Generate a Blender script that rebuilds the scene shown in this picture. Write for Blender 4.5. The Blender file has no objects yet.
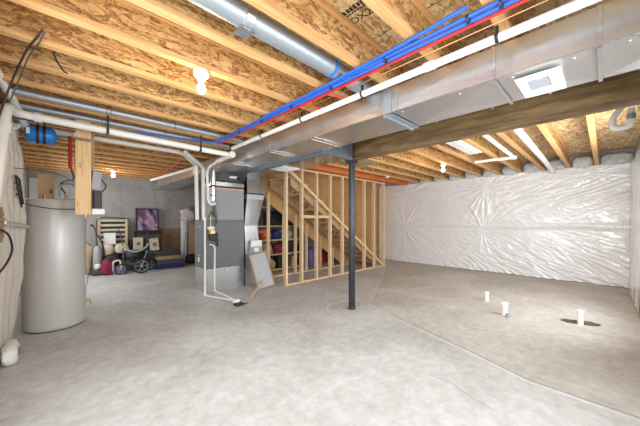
import bpy, bmesh, math, random
from mathutils import Vector, Matrix, noise
random.seed(7)
C = bpy.context.scene.collection
PI = math.pi
ZJ = 2.80            # underside of the joists
ZS = 3.10            # underside of the subfloor
XW, XE, YS, YN = -0.5, 9.15, -0.45, 10.5

# ------------------------------------------------------------------ materials
def nodes(name):
    m = bpy.data.materials.new(name); m.use_nodes = True
    nt = m.node_tree; nt.nodes.clear()
    out = nt.nodes.new('ShaderNodeOutputMaterial'); b = nt.nodes.new('ShaderNodeBsdfPrincipled')
    nt.links.new(b.outputs[0], out.inputs[0])
    return m, nt, b
def N(nt, t, **kw):
    n = nt.nodes.new(t)
    for k, v in kw.items():
        if k in n.inputs.keys(): n.inputs[k].default_value = v
        else: setattr(n, k, v)
    return n
def ramp(nt, fac, stops):
    r = nt.nodes.new('ShaderNodeValToRGB'); e = r.color_ramp.elements
    while len(e) < len(stops): e.new(0.5)
    for i, (p, c) in enumerate(stops):
        e[i].position = p; e[i].color = (*c, 1)
    nt.links.new(fac, r.inputs[0]); return r
def coords(nt, scale=(1, 1, 1), rnd=True):
    tc = nt.nodes.new('ShaderNodeTexCoord'); mp = nt.nodes.new('ShaderNodeMapping')
    mp.inputs['Scale'].default_value = scale
    if rnd:
        oi = nt.nodes.new('ShaderNodeObjectInfo'); mu = N(nt, 'ShaderNodeMath', operation='MULTIPLY')
        mu.inputs[1].default_value = 37.0
        nt.links.new(oi.outputs['Random'], mu.inputs[0])
        ad = nt.nodes.new('ShaderNodeVectorMath'); ad.operation = 'ADD'
        nt.links.new(tc.outputs['Object'], ad.inputs[0]); nt.links.new(mu.outputs[0], ad.inputs[1])
        nt.links.new(ad.outputs[0], mp.inputs[0])
    else:
        nt.links.new(tc.outputs['Object'], mp.inputs[0])
    return mp.outputs[0]
def bump(nt, b, h, s=0.3, d=0.01):
    bp = N(nt, 'ShaderNodeBump', Strength=s, Distance=d)
    nt.links.new(h, bp.inputs['Height']); nt.links.new(bp.outputs[0], b.inputs['Normal'])
def flat(name, col, rough=0.6, metal=0.0, var=0.12, scale=12, spec=0.5, b_=0.05):
    m, nt, b = nodes(name)
    v = coords(nt); n = N(nt, 'ShaderNodeTexNoise', Scale=scale, Detail=3.0)
    nt.links.new(v, n.inputs['Vector'])
    lo = tuple(max(0, c * (1 - var)) for c in col); hi = tuple(min(1, c * (1 + var)) for c in col)
    r = ramp(nt, n.outputs['Fac'], [(0.3, lo), (0.7, hi)])
    nt.links.new(r.outputs[0], b.inputs['Base Color'])
    b.inputs['Roughness'].default_value = rough; b.inputs['Metallic'].default_value = metal
    b.inputs['Specular IOR Level'].default_value = spec
    if b_: bump(nt, b, n.outputs['Fac'], b_)
    return m
def wood(name, c1, c2, axis='X', rough=0.65, knots=True):
    m, nt, b = nodes(name)
    s = {'X': (0.8, 14, 14), 'Y': (14, 0.8, 14), 'Z': (14, 14, 0.8)}[axis]
    v = coords(nt, s); n = N(nt, 'ShaderNodeTexNoise', Scale=3.0, Detail=5.0, Roughness=0.6, Distortion=0.4)
    nt.links.new(v, n.inputs['Vector'])
    r = ramp(nt, n.outputs['Fac'], [(0.25, c2), (0.55, c1), (0.8, tuple(min(1, x * 1.12) for x in c1))])
    col = r.outputs[0]
    if knots:
        s2 = {'X': (1.2, 6, 6), 'Y': (6, 1.2, 6), 'Z': (6, 6, 1.2)}[axis]
        v2 = coords(nt, s2); vo = N(nt, 'ShaderNodeTexVoronoi', Scale=1.6)
        nt.links.new(v2, vo.inputs['Vector'])
        kr = ramp(nt, vo.outputs['Distance'], [(0.03, (1, 1, 1)), (0.11, (0, 0, 0))])
        mx = N(nt, 'ShaderNodeMix', data_type='RGBA')
        nt.links.new(kr.outputs[0], mx.inputs[0]); nt.links.new(col, mx.inputs[6])
        mx.inputs[7].default_value = (c2[0] * .55, c2[1] * .45, c2[2] * .4, 1)
        col = mx.outputs[2]
    nt.links.new(col, b.inputs['Base Color']); b.inputs['Roughness'].default_value = rough
    bump(nt, b, n.outputs['Fac'], 0.15)
    return m
def osb(name, cols, scale=22, plane='XZ'):
    m, nt, b = nodes(name)
    s = (0.45, 1, 1) if plane == 'XZ' else (0.5, 1, 1)
    v = coords(nt, s)
    dn = N(nt, 'ShaderNodeTexNoise', Scale=7.0, Detail=2.0)
    nt.links.new(v, dn.inputs['Vector'])
    sc = nt.nodes.new('ShaderNodeVectorMath'); sc.operation = 'SCALE'; sc.inputs['Scale'].default_value = 0.22
    nt.links.new(dn.outputs['Color'], sc.inputs[0])
    ad = nt.nodes.new('ShaderNodeVectorMath'); ad.operation = 'ADD'
    nt.links.new(v, ad.inputs[0]); nt.links.new(sc.outputs[0], ad.inputs[1])
    vo = N(nt, 'ShaderNodeTexVoronoi', Scale=scale, Randomness=1.0)
    nt.links.new(ad.outputs[0], vo.inputs['Vector'])
    sep = nt.nodes.new('ShaderNodeSeparateColor'); nt.links.new(vo.outputs['Color'], sep.inputs[0])
    n2 = N(nt, 'ShaderNodeTexNoise', Scale=scale * 1.4, Detail=5.0, Distortion=2.0)
    nt.links.new(v, n2.inputs['Vector'])
    mu = N(nt, 'ShaderNodeMath', operation='MULTIPLY_ADD'); mu.inputs[1].default_value = 0.36
    nt.links.new(sep.outputs[0], mu.inputs[0])
    m2 = N(nt, 'ShaderNodeMath', operation='MULTIPLY'); m2.inputs[1].default_value = 0.80
    nt.links.new(n2.outputs['Fac'], m2.inputs[0]); nt.links.new(m2.outputs[0], mu.inputs[2])
    r = ramp(nt, mu.outputs[0], list(zip((0.40, 0.50, 0.60, 0.74), cols)))
    nt.links.new(r.outputs[0], b.inputs['Base Color']); b.inputs['Roughness'].default_value = 0.6
    bump(nt, b, mu.outputs[0], 0.25)
    return m
def galv(name, col=(0.62, 0.63, 0.64), rough=0.28, metal=0.9, sc=6):
    m, nt, b = nodes(name)
    v = coords(nt); vo = N(nt, 'ShaderNodeTexVoronoi', Scale=35.0); nt.links.new(v, vo.inputs['Vector'])
    n = N(nt, 'ShaderNodeTexNoise', Scale=float(sc), Detail=3.0); nt.links.new(v, n.inputs['Vector'])
    sep = nt.nodes.new('ShaderNodeSeparateColor'); nt.links.new(vo.outputs['Color'], sep.inputs[0])
    r = ramp(nt, sep.outputs[0], [(0, tuple(c * .97 for c in col)), (1, tuple(min(1, c * 1.03) for c in col))])
    nt.links.new(r.outputs[0], b.inputs['Base Color']); b.inputs['Metallic'].default_value = metal
    rr = N(nt, 'ShaderNodeMapRange'); rr.inputs[3].default_value = rough * .95; rr.inputs[4].default_value = rough * 1.25
    nt.links.new(n.outputs['Fac'], rr.inputs[0]); nt.links.new(rr.outputs[0], b.inputs['Roughness'])
    return m
def concrete(name, stops, sc=1.0, rough=0.75, bs=0.15, streak=(1, 1, 1), mottle=0.5):
    m, nt, b = nodes(name)
    v = coords(nt, streak, False)
    n1 = N(nt, 'ShaderNodeTexNoise', Scale=0.9 * sc, Detail=6.0, Roughness=0.62, Distortion=0.7)
    n2 = N(nt, 'ShaderNodeTexNoise', Scale=9.0 * sc, Detail=8.0, Roughness=0.7)
    n3 = N(nt, 'ShaderNodeTexNoise', Scale=90.0, Detail=3.0)
    for n in (n1, n2, n3): nt.links.new(v, n.inputs['Vector'])
    mx = N(nt, 'ShaderNodeMix', data_type='FLOAT'); mx.inputs[0].default_value = mottle
    nt.links.new(n1.outputs['Fac'], mx.inputs[2]); nt.links.new(n2.outputs['Fac'], mx.inputs[3])
    r = ramp(nt, mx.outputs[0], stops)
    nt.links.new(r.outputs[0], b.inputs['Base Color']); b.inputs['Roughness'].default_value = rough
    ad = N(nt, 'ShaderNodeMath', operation='ADD'); nt.links.new(n2.outputs['Fac'], ad.inputs[0]); nt.links.new(n3.outputs['Fac'], ad.inputs[1])
    bump(nt, b, ad.outputs[0], bs, 0.01)
    return m
def plasticfilm(name, col=(0.92, 0.92, 0.92), rough=0.16, trans=0.0):
    m, nt, b = nodes(name)
    v = coords(nt, (1, 1, 1), False)
    n = N(nt, 'ShaderNodeTexNoise', Scale=2.2, Detail=4.0, Distortion=1.6); nt.links.new(v, n.inputs['Vector'])
    r = ramp(nt, n.outputs['Fac'], [(0.3, tuple(c * .94 for c in col)), (0.7, col)])
    nt.links.new(r.outputs[0], b.inputs['Base Color'])
    b.inputs['Roughness'].default_value = rough + .1; b.inputs['Specular IOR Level'].default_value = 0.6; b.inputs['Coat Weight'].default_value = .7; b.inputs['Coat Roughness'].default_value = .1
    n2 = N(nt, 'ShaderNodeTexNoise', Scale=5.0, Detail=5.0, Distortion=3.0); nt.links.new(v, n2.inputs['Vector'])
    bump(nt, b, n2.outputs['Fac'], 0.5, 0.035)
    return m
def emis(name, col, s):
    m, nt, b = nodes(name)
    b.inputs['Base Color'].default_value = (*col, 1)
    b.inputs['Emission Color'].default_value = (*col, 1); b.inputs['Emission Strength'].default_value = s
    return m

M = {}
M['flange'] = wood('joist_flange_wood', (0.73, 0.42, 0.17), (0.54, 0.27, 0.09), 'X', knots=False)
M['web'] = osb('joist_web_osb', [(0.23, 0.10, 0.035), (0.42, 0.21, 0.07), (0.58, 0.33, 0.12), (0.74, 0.48, 0.21)], 42)
M['subfloor'] = osb('subfloor_osb', [(0.38, 0.21, 0.08), (0.60, 0.39, 0.17), (0.74, 0.53, 0.26), (0.86, 0.68, 0.40)], 24, 'XY')
M['stud'] = wood('stud_pine', (0.80, 0.60, 0.37), (0.60, 0.40, 0.21), 'Z')
M['board'] = wood('hanging_board_pine', (0.82, 0.55, 0.28), (0.62, 0.36, 0.15), 'Z')
M['pine_x'] = wood('pine_along_x', (0.78, 0.56, 0.32), (0.56, 0.36, 0.18), 'X')
M['pine_y'] = wood('pine_along_y', (0.74, 0.50, 0.26), (0.52, 0.31, 0.14), 'Y')
M['tread'] = osb('tread_osb', [(0.28, 0.15, 0.07), (0.42, 0.25, 0.12), (0.58, 0.40, 0.22), (0.72, 0.55, 0.34)], 18, 'XY')
M['stringer'] = wood('stringer_lumber', (0.50, 0.33, 0.17), (0.34, 0.21, 0.10), 'X')
M['sheath'] = flat('brown_sheathing', (0.56, 0.31, 0.12), 0.75, var=0.08, scale=3)
M['lvl'] = wood('orange_header', (0.72, 0.19, 0.05), (0.52, 0.12, 0.03), 'X', knots=False)
M['galv'] = galv('galvanized_sheet', (0.66, 0.65, 0.64), 0.28, 0.92)
M['galv_dark'] = galv('galvanized_dull', (0.36, 0.37, 0.37), 0.17, 0.95)
M['galv_bright'] = galv('galvanized_bright', (0.66, 0.67, 0.68), 0.24, 0.9)
M['darkband'] = galv('dark_flange_steel', (0.17, 0.20, 0.23), 0.45, 0.6)
M['band'] = galv('cleat_steel', (0.40, 0.45, 0.49), 0.4, 0.7)
M['pipe_galv'] = galv('round_pipe_galvanized', (0.44, 0.48, 0.52), 0.45, 0.7, 4)
M['furnace'] = flat('furnace_grey_paint', (0.165, 0.17, 0.175), 0.5, 0.2, 0.05, 4, b_=0)
M['furnace_light'] = flat('coil_case_grey_paint', (0.30, 0.30, 0.31), 0.5, 0.2, 0.04, 4, b_=0)
M['pvc'] = flat('white_pvc', (0.86, 0.84, 0.79), 0.35, 0, 0.04, 5, b_=0)
M['white'] = flat('white_paint', (0.85, 0.85, 0.84), 0.45, 0, 0.03, 5, b_=0)
M['blue'] = flat('blue_pex', (0.02, 0.13, 0.60), 0.35, 0, 0.1, 9, b_=0)
M['bluetank'] = flat('blue_tank_paint', (0.02, 0.22, 0.68), 0.35, 0, 0.06, 4, b_=0)
M['red'] = flat('red_pex', (0.72, 0.03, 0.03), 0.35, 0, 0.1, 9, b_=0)
M['copper'] = flat('copper', (0.66, 0.30, 0.15), 0.35, 0.8, 0.1, 9, b_=0)
M['brass'] = flat('brass', (0.62, 0.45, 0.18), 0.35, 0.8, 0.1, 9, b_=0)
M['black'] = flat('black_plastic', (0.02, 0.02, 0.022), 0.5, 0, 0.2, 9, b_=0)
M['darkgrey'] = flat('dark_grey', (0.07, 0.07, 0.075), 0.6, 0, 0.2, 9)
M['grey'] = flat('mid_grey', (0.35, 0.35, 0.36), 0.5, 0, 0.08, 9, b_=0)
M['tank'] = flat('tank_grey_enamel', (0.60, 0.58, 0.55), 0.33, 0.15, 0.03, 2, b_=0)
M['column'] = flat('grey_painted_steel', (0.022, 0.023, 0.027), 0.33, 0.0, 0.2, 6)
M['film'] = plasticfilm('white_vapour_barrier')
M['film_warm'] = plasticfilm('clear_plastic_over_wood', (0.76, 0.68, 0.58), 0.2)
M['insul'] = flat('fibreglass_insulation', (0.62, 0.64, 0.63), 0.95, 0, 0.2, 14, b_=0.6)
M['floor'] = concrete('concrete_floor', [(0.32, (0.36, 0.34, 0.315)), (0.5, (0.52, 0.505, 0.48)), (0.64, (0.66, 0.65, 0.63))], 1.0, 0.6, 0.1, (1.0, 1.0, 1.0), 0.5)
M['floor_warm'] = concrete('concrete_floor_browner', [(0.32, (0.345, 0.31, 0.27)), (0.5, (0.50, 0.46, 0.41)), (0.64, (0.64, 0.60, 0.55))], 1.0, 0.6, 0.1, (1, 1, 1), 0.5)
M['joint'] = concrete('concrete_joint', [(0.3, (0.52, 0.5, 0.47)), (0.6, (0.68, 0.66, 0.63))], 2)
M['dark_joint'] = concrete('concrete_crack', [(0.3, (0.24, 0.22, 0.2)), (0.6, (0.34, 0.32, 0.3))], 2)
M['cwall'] = concrete('concrete_wall', [(0.32, (0.27, 0.26, 0.245)), (0.5, (0.42, 0.41, 0.395)), (0.66, (0.53, 0.52, 0.505))], 1.3, 0.85, 0.3, (1, 1, 1), 0.35)
M['card'] = flat('cardboard', (0.62, 0.42, 0.23), 0.8, 0, 0.06, 6)
M['cream'] = flat('cream_fabric', (0.66, 0.57, 0.44), 0.9, 0, 0.15, 16, b_=0.3)
M['maroon'] = flat('maroon_cloth', (0.25, 0.02, 0.05), 0.8, 0, 0.2, 16, b_=0.3)
M['navy'] = flat('navy_cloth', (0.03, 0.05, 0.18), 0.85, 0, 0.2, 16, b_=0.3)
M['green_cloth'] = flat('grey_green_cloth', (0.10, 0.11, 0.10), 0.9, 0, 0.2, 16, b_=0.3)
M['tan'] = flat('tan_cloth', (0.48, 0.34, 0.20), 0.85, 0, 0.15, 16, b_=0.3)
M['orange'] = flat('orange_plastic', (0.80, 0.15, 0.04), 0.5, 0, 0.1, 9, b_=0)
M['purple'] = flat('purple_plastic', (0.24, 0.16, 0.45), 0.5, 0, 0.2, 9, b_=0)
M['brownboard'] = flat('brown_hardboard', (0.27, 0.16, 0.10), 0.7, 0, 0.25, 5)
M['filter'] = flat('filter_media', (0.46, 0.45, 0.45), 0.9, 0, 0.06, 30, b_=0.4)
M['filterframe'] = flat('filter_cardboard', (0.36, 0.24, 0.16), 0.8, 0, 0.1, 9)
M['foam'] = flat('pale_blue_foam', (0.70, 0.80, 0.84), 0.8, 0, 0.05, 4)
M['bulb'] = emis('bulb_glow', (1.0, 0.76, 0.48), 140)
M['dirt'] = flat('dirt', (0.12, 0.08, 0.05), 0.95, 0, 0.5, 30, b_=0.8)
M['ink'] = flat('black_ink', (0.03, 0.025, 0.02), 0.8, 0, 0.1, 9, b_=0)
# rusty beam
def rust():
    m, nt, b = nodes('rusty_steel')
    v = coords(nt, (1, .18, 1.6), False)
    n = N(nt, 'ShaderNodeTexNoise', Scale=9.0, Detail=7.0, Roughness=.65); nt.links.new(v, n.inputs['Vector'])
    r = ramp(nt, n.outputs['Fac'], [(0.30, (0.10, 0.06, 0.03)), (0.47, (0.20, 0.125, 0.055)), (0.58, (0.29, 0.19, 0.08)), (0.74, (0.30, 0.25, 0.16))])
    nt.links.new(r.outputs[0], b.inputs['Base Color']); b.inputs['Roughness'].default_value = .6; b.inputs['Metallic'].default_value = .25
    bump(nt, b, n.outputs['Fac'], .2); return m
M['rust'] = rust()
def art():
    m, nt, b = nodes('abstract_print')
    v = coords(nt, (1, 1, .5), False)
    n = N(nt, 'ShaderNodeTexNoise', Scale=2.3, Detail=5.0, Distortion=1.5); nt.links.new(v, n.inputs['Vector'])
    r = ramp(nt, n.outputs['Fac'], [(0.34, (0.02, 0.015, 0.03)), (0.45, (0.22, 0.10, 0.24)), (0.53, (0.55, 0.40, 0.55)), (0.6, (0.45, 0.10, 0.07)), (0.7, (0.06, 0.04, 0.05))])
    nt.links.new(r.outputs[0], b.inputs['Base Color']); b.inputs['Roughness'].default_value = .35; return m
M['art'] = art()
def floral():
    m, nt, b = nodes('floral_cloth')
    v = coords(nt); n = N(nt, 'ShaderNodeTexVoronoi', Scale=13.0); nt.links.new(v, n.inputs['Vector'])
    r = ramp(nt, n.outputs['Distance'], [(0.15, (0.5, 0.1, 0.14)), (0.35, (0.75, 0.68, 0.66)), (0.7, (0.62, 0.55, 0.58))])
    nt.links.new(r.outputs[0], b.inputs['Base Color']); b.inputs['Roughness'].default_value = .9; return m
M['floral'] = floral()

# ------------------------------------------------------------------ mesh helpers
def wloc(o):
    v = Vector((0, 0, 0))
    while o is not None: v += o.location; o = o.parent
    return v
class MB:
    def __init__(s): s.bm = bmesh.new()
    def box(s, x0, x1, y0, y1, z0, z1, bev=0.0):
        return s.obox(((x0+x1)/2, (y0+y1)/2, (z0+z1)/2), (abs(x1-x0), abs(y1-y0), abs(z1-z0)), None, bev)
    def obox(s, c, size, rot=None, bev=0.0):
        r = bmesh.ops.create_cube(s.bm, size=1.0); vs = r['verts']
        bmesh.ops.scale(s.bm, vec=size, verts=vs)
        if bev:
            es = list({e for v in vs for e in v.link_edges})
            q = bmesh.ops.bevel(s.bm, geom=es, offset=bev, segments=2, affect='EDGES', profile=0.5)
            vs = list({v for f in q['faces'] for v in f.verts} | {v for v in vs if v.is_valid})
        if rot is not None: bmesh.ops.rotate(s.bm, cent=(0, 0, 0), matrix=rot, verts=vs)
        bmesh.ops.translate(s.bm, vec=c, verts=vs); return s
    def bar(s, p0, p1, w, h, up=(0, 0, 1), bev=0):
        p0, p1 = Vector(p0), Vector(p1); d = p1 - p0; L = d.length; x = d.normalized()
        y = Vector(up).cross(x).normalized(); z = x.cross(y)
        R = Matrix((x, y, z)).transposed()
        return s.obox((p0+p1)/2, (L, w, h), R, bev)
    def tube(s, pts, r, seg=12, cap=True):
        pts = [Vector(p) for p in pts]; rings = []; prev = None
        rr = r if isinstance(r, (list, tuple)) else [r]*len(pts)
        for i, p in enumerate(pts):
            a = pts[max(i-1, 0)]; b = pts[min(i+1, len(pts)-1)]; t = (b-a).normalized()
            if prev is None: n = t.orthogonal().normalized()
            else:
                n = prev - t*prev.dot(t)
                n = n.normalized() if n.length > 1e-6 else t.orthogonal().normalized()
            prev = n; bn = t.cross(n)
            k = 1.0
            if 0 < i < len(pts)-1:
                cs = (p-a).normalized().dot((b-p).normalized()); k = 1/max(.7, math.sqrt(max(0.01, (1+cs)/2)))
            rings.append([s.bm.verts.new(p + (n*math.cos(2*PI*j/seg) + bn*math.sin(2*PI*j/seg))*rr[i]*k) for j in range(seg)])
        for a, b in zip(rings, rings[1:]):
            for j in range(seg): s.bm.faces.new((a[j], a[(j+1) % seg], b[(j+1) % seg], b[j]))
        if cap: s.bm.faces.new(rings[0][::-1]); s.bm.faces.new(rings[-1])
        return s
    def lathe(s, prof, c=(0, 0, 0), seg=32, rot=None):
        c = Vector(c); rings = []; allv = []
        for r, z in prof:
            ring = [s.bm.verts.new((max(r, 1e-4)*math.cos(2*PI*j/seg), max(r, 1e-4)*math.sin(2*PI*j/seg), z)) for j in range(seg)]
            rings.append(ring); allv += ring
        for a, b in zip(rings, rings[1:]):
            for j in range(seg): s.bm.faces.new((a[j], a[(j+1) % seg], b[(j+1) % seg], b[j]))
        s.bm.faces.new(rings[0][::-1]); s.bm.faces.new(rings[-1])
        if rot is not None: bmesh.ops.rotate(s.bm, cent=(0, 0, 0), matrix=rot, verts=allv)
        bmesh.ops.translate(s.bm, vec=c, verts=allv); return s
    def blob(s, c, size, seed=0, amp=0.25, sub=3, rot=None, flat_bottom=True):
        r = bmesh.ops.create_icosphere(s.bm, subdivisions=sub, radius=1.0)
        for v in r['verts']:
            d = v.co.normalized(); k = 1 + amp*noise.noise(d*1.6 + Vector((seed*3.1, seed, 0))) + amp*.4*noise.noise(d*5 + Vector((seed, 0, 2)))
            q = Vector((math.copysign(abs(d.x)**.7, d.x), math.copysign(abs(d.y)**.7, d.y), math.copysign(abs(d.z)**.7, d.z)))*k
            v.co = Vector((q.x*size[0]/2, q.y*size[1]/2, q.z*size[2]/2))
            if flat_bottom and v.co.z < -size[2]*.45: v.co.z = -size[2]*.45
        if rot is not None: bmesh.ops.rotate(s.bm, cent=(0, 0, 0), matrix=rot, verts=r['verts'])
        bmesh.ops.translate(s.bm, vec=c, verts=r['verts']); return s
    def prism(s, poly, axis, a, b):
        def P(u, v, w): return {'X': (w, u, v), 'Y': (u, w, v), 'Z': (u, v, w)}[axis]
        A = [s.bm.verts.new(P(u, v, a)) for u, v in poly]; B = [s.bm.verts.new(P(u, v, b)) for u, v in poly]
        n = len(poly)
        for i in range(n): s.bm.faces.new((A[i], A[(i+1) % n], B[(i+1) % n], B[i]))
        s.bm.faces.new(A[::-1]); s.bm.faces.new(B); return s
    def hull8(s, bot, top):
        A = [s.bm.verts.new(p) for p in bot]; B = [s.bm.verts.new(p) for p in top]
        for i in range(4): s.bm.faces.new((A[i], A[(i+1) % 4], B[(i+1) % 4], B[i]))
        s.bm.faces.new(A[::-1]); s.bm.faces.new(B); return s
    def build(s, name, m, parent=None, smooth=False, origin=None):
        bm = s.bm; bmesh.ops.recalc_face_normals(bm, faces=bm.faces)
        if parent is not None: off = wloc(parent)
        elif origin is not None: off = Vector(origin)
        else:
            xs = [v.co for v in bm.verts]
            off = Vector(((min(v.x for v in xs)+max(v.x for v in xs))/2, (min(v.y for v in xs)+max(v.y for v in xs))/2, min(v.z for v in xs)))
        bmesh.ops.translate(bm, vec=-off, verts=bm.verts)
        me = bpy.data.meshes.new(name); bm.to_mesh(me); bm.free()
        if smooth:
            for p in me.polygons: p.use_smooth = True
            me.set_sharp_from_angle(angle=math.radians(40)) if hasattr(me, 'set_sharp_from_angle') else None
        me.materials.append(M[m] if isinstance(m, str) else m)
        o = bpy.data.objects.new(name, me); C.objects.link(o)
        if parent is not None: o.parent = parent
        else: o.location = off
        return o
def tag(o, label, cat, group=None, kind=None):
    if label: o['label'] = label
    if cat: o['category'] = cat
    if group: o['group'] = group
    if kind: o['kind'] = kind
    return o
def thing(name, label, cat, loc, group=None):
    o = bpy.data.objects.new(name, None); C.objects.link(o); o.location = loc; o.empty_display_size = .1
    return tag(o, label, cat, group)
def struct(o): o['kind'] = 'structure'; return o
def copy_tree(o, parent=None):
    c = o.copy(); C.objects.link(c)
    if parent is not None: c.parent = parent
    for ch in [x for x in bpy.data.objects if x.parent == o]: copy_tree(ch, c)
    return c
def arc(p0, pc, p1, n=8):
    p0, pc, p1 = Vector(p0), Vector(pc), Vector(p1)
    return [(1-t)**2*p0 + 2*t*(1-t)*pc + t*t*p1 for t in [i/n for i in range(n+1)]]
def bend(pts, rad=.08, n=6):
    pts = [Vector(p) for p in pts]; out = [pts[0]]
    for a, b, c in zip(pts, pts[1:], pts[2:]):
        d1 = min(rad, (a-b).length*.49); d2 = min(rad, (c-b).length*.49)
        out += arc(b+(a-b).normalized()*d1, b, b+(c-b).normalized()*d2, n)
    out.append(pts[-1]); return out
def smoothpath(pts, n=8):
    P = [Vector(p) for p in pts]; P = [P[0]*2-P[1]] + P + [P[-1]*2-P[-2]]; out = []
    for i in range(1, len(P)-2):
        for k in range(n):
            t = k/n; a, b, c, d = P[i-1], P[i], P[i+1], P[i+2]
            out.append(.5*((2*b) + (c-a)*t + (2*a-5*b+4*c-d)*t*t + (3*b-a-3*c+d)*t**3))
    out.append(P[-2]); return out

# ------------------------------------------------------------------ setting
fl = struct(MB().box(XW-.2, XE+.2, YS-.2, YN+.2, -.15, 0).build('floor', 'floor', origin=(0, 0, 0)))
MB().prism([(3.17, YS+.001), (3.19, .5), (3.42, 1.1), (3.58, 1.6), (3.88, 2.45), (4.05, 2.93), (5.4, 3.65), (7.6, 4.85), (XE, 5.6), (XE, YS+.001)], 'Z', .0, .0006).build('browner_floor', 'floor_warm', fl)  # thin overlay, browner concrete beyond the joint
j = MB()
pts = [(3.15, YS), (3.17, .5), (3.40, 1.1), (3.56, 1.6), (3.86, 2.45), (3.98, 2.65)]
for a, b in zip(pts, pts[1:]): j.bar((*a, .0015), (*b, .0015), .022, .004)
for a, b in zip([(4.3, 3.05), (5.4, 3.65), (6.6, 4.3)], [(5.4, 3.65), (6.6, 4.3), (7.6, 4.85)]): j.bar((*a, .001), (*b, .001), .02, .003)
j.build('control_joint', 'joint', fl)
j = MB()
pts = [(3.19, YS), (3.21, .5), (3.44, 1.1), (3.60, 1.6), (3.90, 2.42)]
for a, b in zip(pts, pts[1:]): j.bar((*a, .001), (*b, .001), .014, .003)
for a, b in zip([(2.5, .62), (2.55, .8), (2.64, 1.0)], [(2.55, .8), (2.64, 1.0), (2.62, 1.18)]): j.bar((*a, .0005), (*b, .0005), .006, .002)
j.build('crack', 'dark_joint', fl)
j = MB()
for k in range(40):
    a0, a1 = 2*PI*k/40, 2*PI*(k+1)/40
    j.bar((3.63+.42*math.cos(a0), 2.98+.42*math.sin(a0), .001), (3.63+.42*math.cos(a1), 2.98+.42*math.sin(a1), .0005), .02, .002)
j.build('footing_outline', 'joint', fl)

struct(MB().box(XW-.2, XE+.2, YS-.2, YN+.2, ZS, ZS+.03).build('ceiling', 'subfloor', origin=(0, 0, ZS)))
struct(MB().box(XE, XE+.2, YS-.2, YN+.2, 0, ZS).build('wall_right', 'cwall', origin=(0, 0, 0)))
wf = MB()
wf.box(XW-.2, XE+.2, YN, YN+.2, 0, ZS)
wl = struct(wf.build('wall_back', 'cwall', origin=(0, 0, 0)))
g = MB()
for x in (.6+.0, 1.5, 2.42, 3.35, 4.3): g.box(x-.006, x+.006, YN-.004, YN, 0, 2.75)
for z in (.72, 1.4, 2.1): g.box(XW, 5, YN-.003, YN, z-.003, z+.003)
g.build('form_seam', 'dark_joint', wl)
# left wall with openings for added, unseen windows that hold fill lights
w = MB()
w.box(XW-.2, XW, 2.7, 7.0, 0, ZS); w.box(XW-.2, XW, 9.4, YN, 0, ZS); w.box(XW-.2, XW, 7.0, 9.4, 0, 1.0); w.box(XW-.2, XW, 7.0, 9.4, 2.5, ZS); w.box(XW-.2, XW, YS-.2, .3, 0, ZS)
w.box(XW-.2, XW, .3, 2.7, 0, 1.0); w.box(XW-.2, XW, .3, 2.7, 2.5, ZS)
struct(w.build('wall_left', 'cwall', origin=(0, 0, 0)))
w = MB()
w.box(XW-.2, .6, YS-.2, YS, 0, ZS); w.box(3.2, 4.2, YS-.2, YS, 0, ZS); w.box(6.4, XE, YS-.2, YS, 0, ZS)
for a, b in ((.6, 3.2), (4.2, 6.4)):
    w.box(a, b, YS-.2, YS, 0, 1.0); w.box(a, b, YS-.2, YS, 2.5, ZS)
struct(w.build('wall_front', 'cwall', origin=(0, 0, 0)))
def added_winframe(name, axis, a, b):  # frames of made-up windows, added out of view around the fill lights
    w = MB()
    def bx(u0, u1, z0, z1):
        if axis == 'Y': w.box(XW-.12, XW-.06, u0, u1, z0, z1)
        else: w.box(u0, u1, YS-.12, YS-.06, z0, z1)
    bx(a, a+.06, 1.0, 2.5); bx(b-.06, b, 1.0, 2.5); bx(a+.06, b-.06, 1.0, 1.06); bx(a+.06, b-.06, 2.44, 2.5); bx((a+b)/2-.03, (a+b)/2+.03, 1.06, 2.44)
    struct(w.build(name, 'white'))
added_winframe('added_window_1', 'Y', .3, 2.7); added_winframe('added_window_4', 'Y', 7.0, 9.4); added_winframe('added_window_2', 'X', .6, 3.2); added_winframe('added_window_3', 'X', 4.2, 6.4)

# ------------------------------------------------------------------ joists
def make_joist(x0, x1, y, m=False):
    t = thing('floor_joist', '', 'joist', (x0, y, ZJ))
    h = .036
    MB().box(x0, x1, y-h, y+h, ZJ, ZJ+.038, .003).build('bottom_flange', 'flange', t)
    MB().box(x0, x1, y-.005, y+.005, ZJ+.038, ZS-.038).build('web', 'web', t)
    MB().box(x0, x1, y-h, y+h, ZS-.038, ZS-.001).build('top_flange', 'flange', t)
    return t
ORD = ['first', 'second', 'third', 'fourth', 'fifth', 'sixth', 'seventh', 'eighth', 'ninth', 'tenth', 'eleventh', 'twelfth', 'thirteenth', 'fourteenth', 'fifteenth', 'sixteenth', 'seventeenth', 'eighteenth', 'nineteenth', 'twentieth', 'twenty-first', 'twenty-second']
ys = [.481+.483*k for k in range(21) if .481+.483*k < YN-.15]
near = None
for i, y in enumerate(ys):
    t = make_joist(XW+.01, 3.60, y) if near is None else copy_tree(near)
    if near is None: near = t
    t.location.y = y
    extra = ''
    if abs(y-2.413) < .1: t['label'] = 'I-joist of pine and strand board carrying the nearest bare bulb'
    elif i == 0: t['label'] = 'I-joist at the top edge of the picture, beside the blue and red pipes'
    elif i == 1: t['label'] = 'I-joist second from the top of the picture, left of the printed subfloor stamp'
    elif i == 2: t['label'] = 'I-joist just in front of the thick round galvanized duct'
    elif i == 3: t['label'] = 'I-joist just behind the thick round galvanized duct'
    elif i == 5: t['label'] = 'I-joist next beyond the one carrying the nearest bulb'
    elif i == len(ys)-1: t['label'] = 'last I-joist on the left, tight against the grey concrete back wall'
    else: t['label'] = 'I-joist left of the long duct, %s from the front of the room' % ORD[i]
    t['group'] = 'joists left of the long duct'
yr = [.13+.483*k for k in range(10)]
far = None
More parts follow.
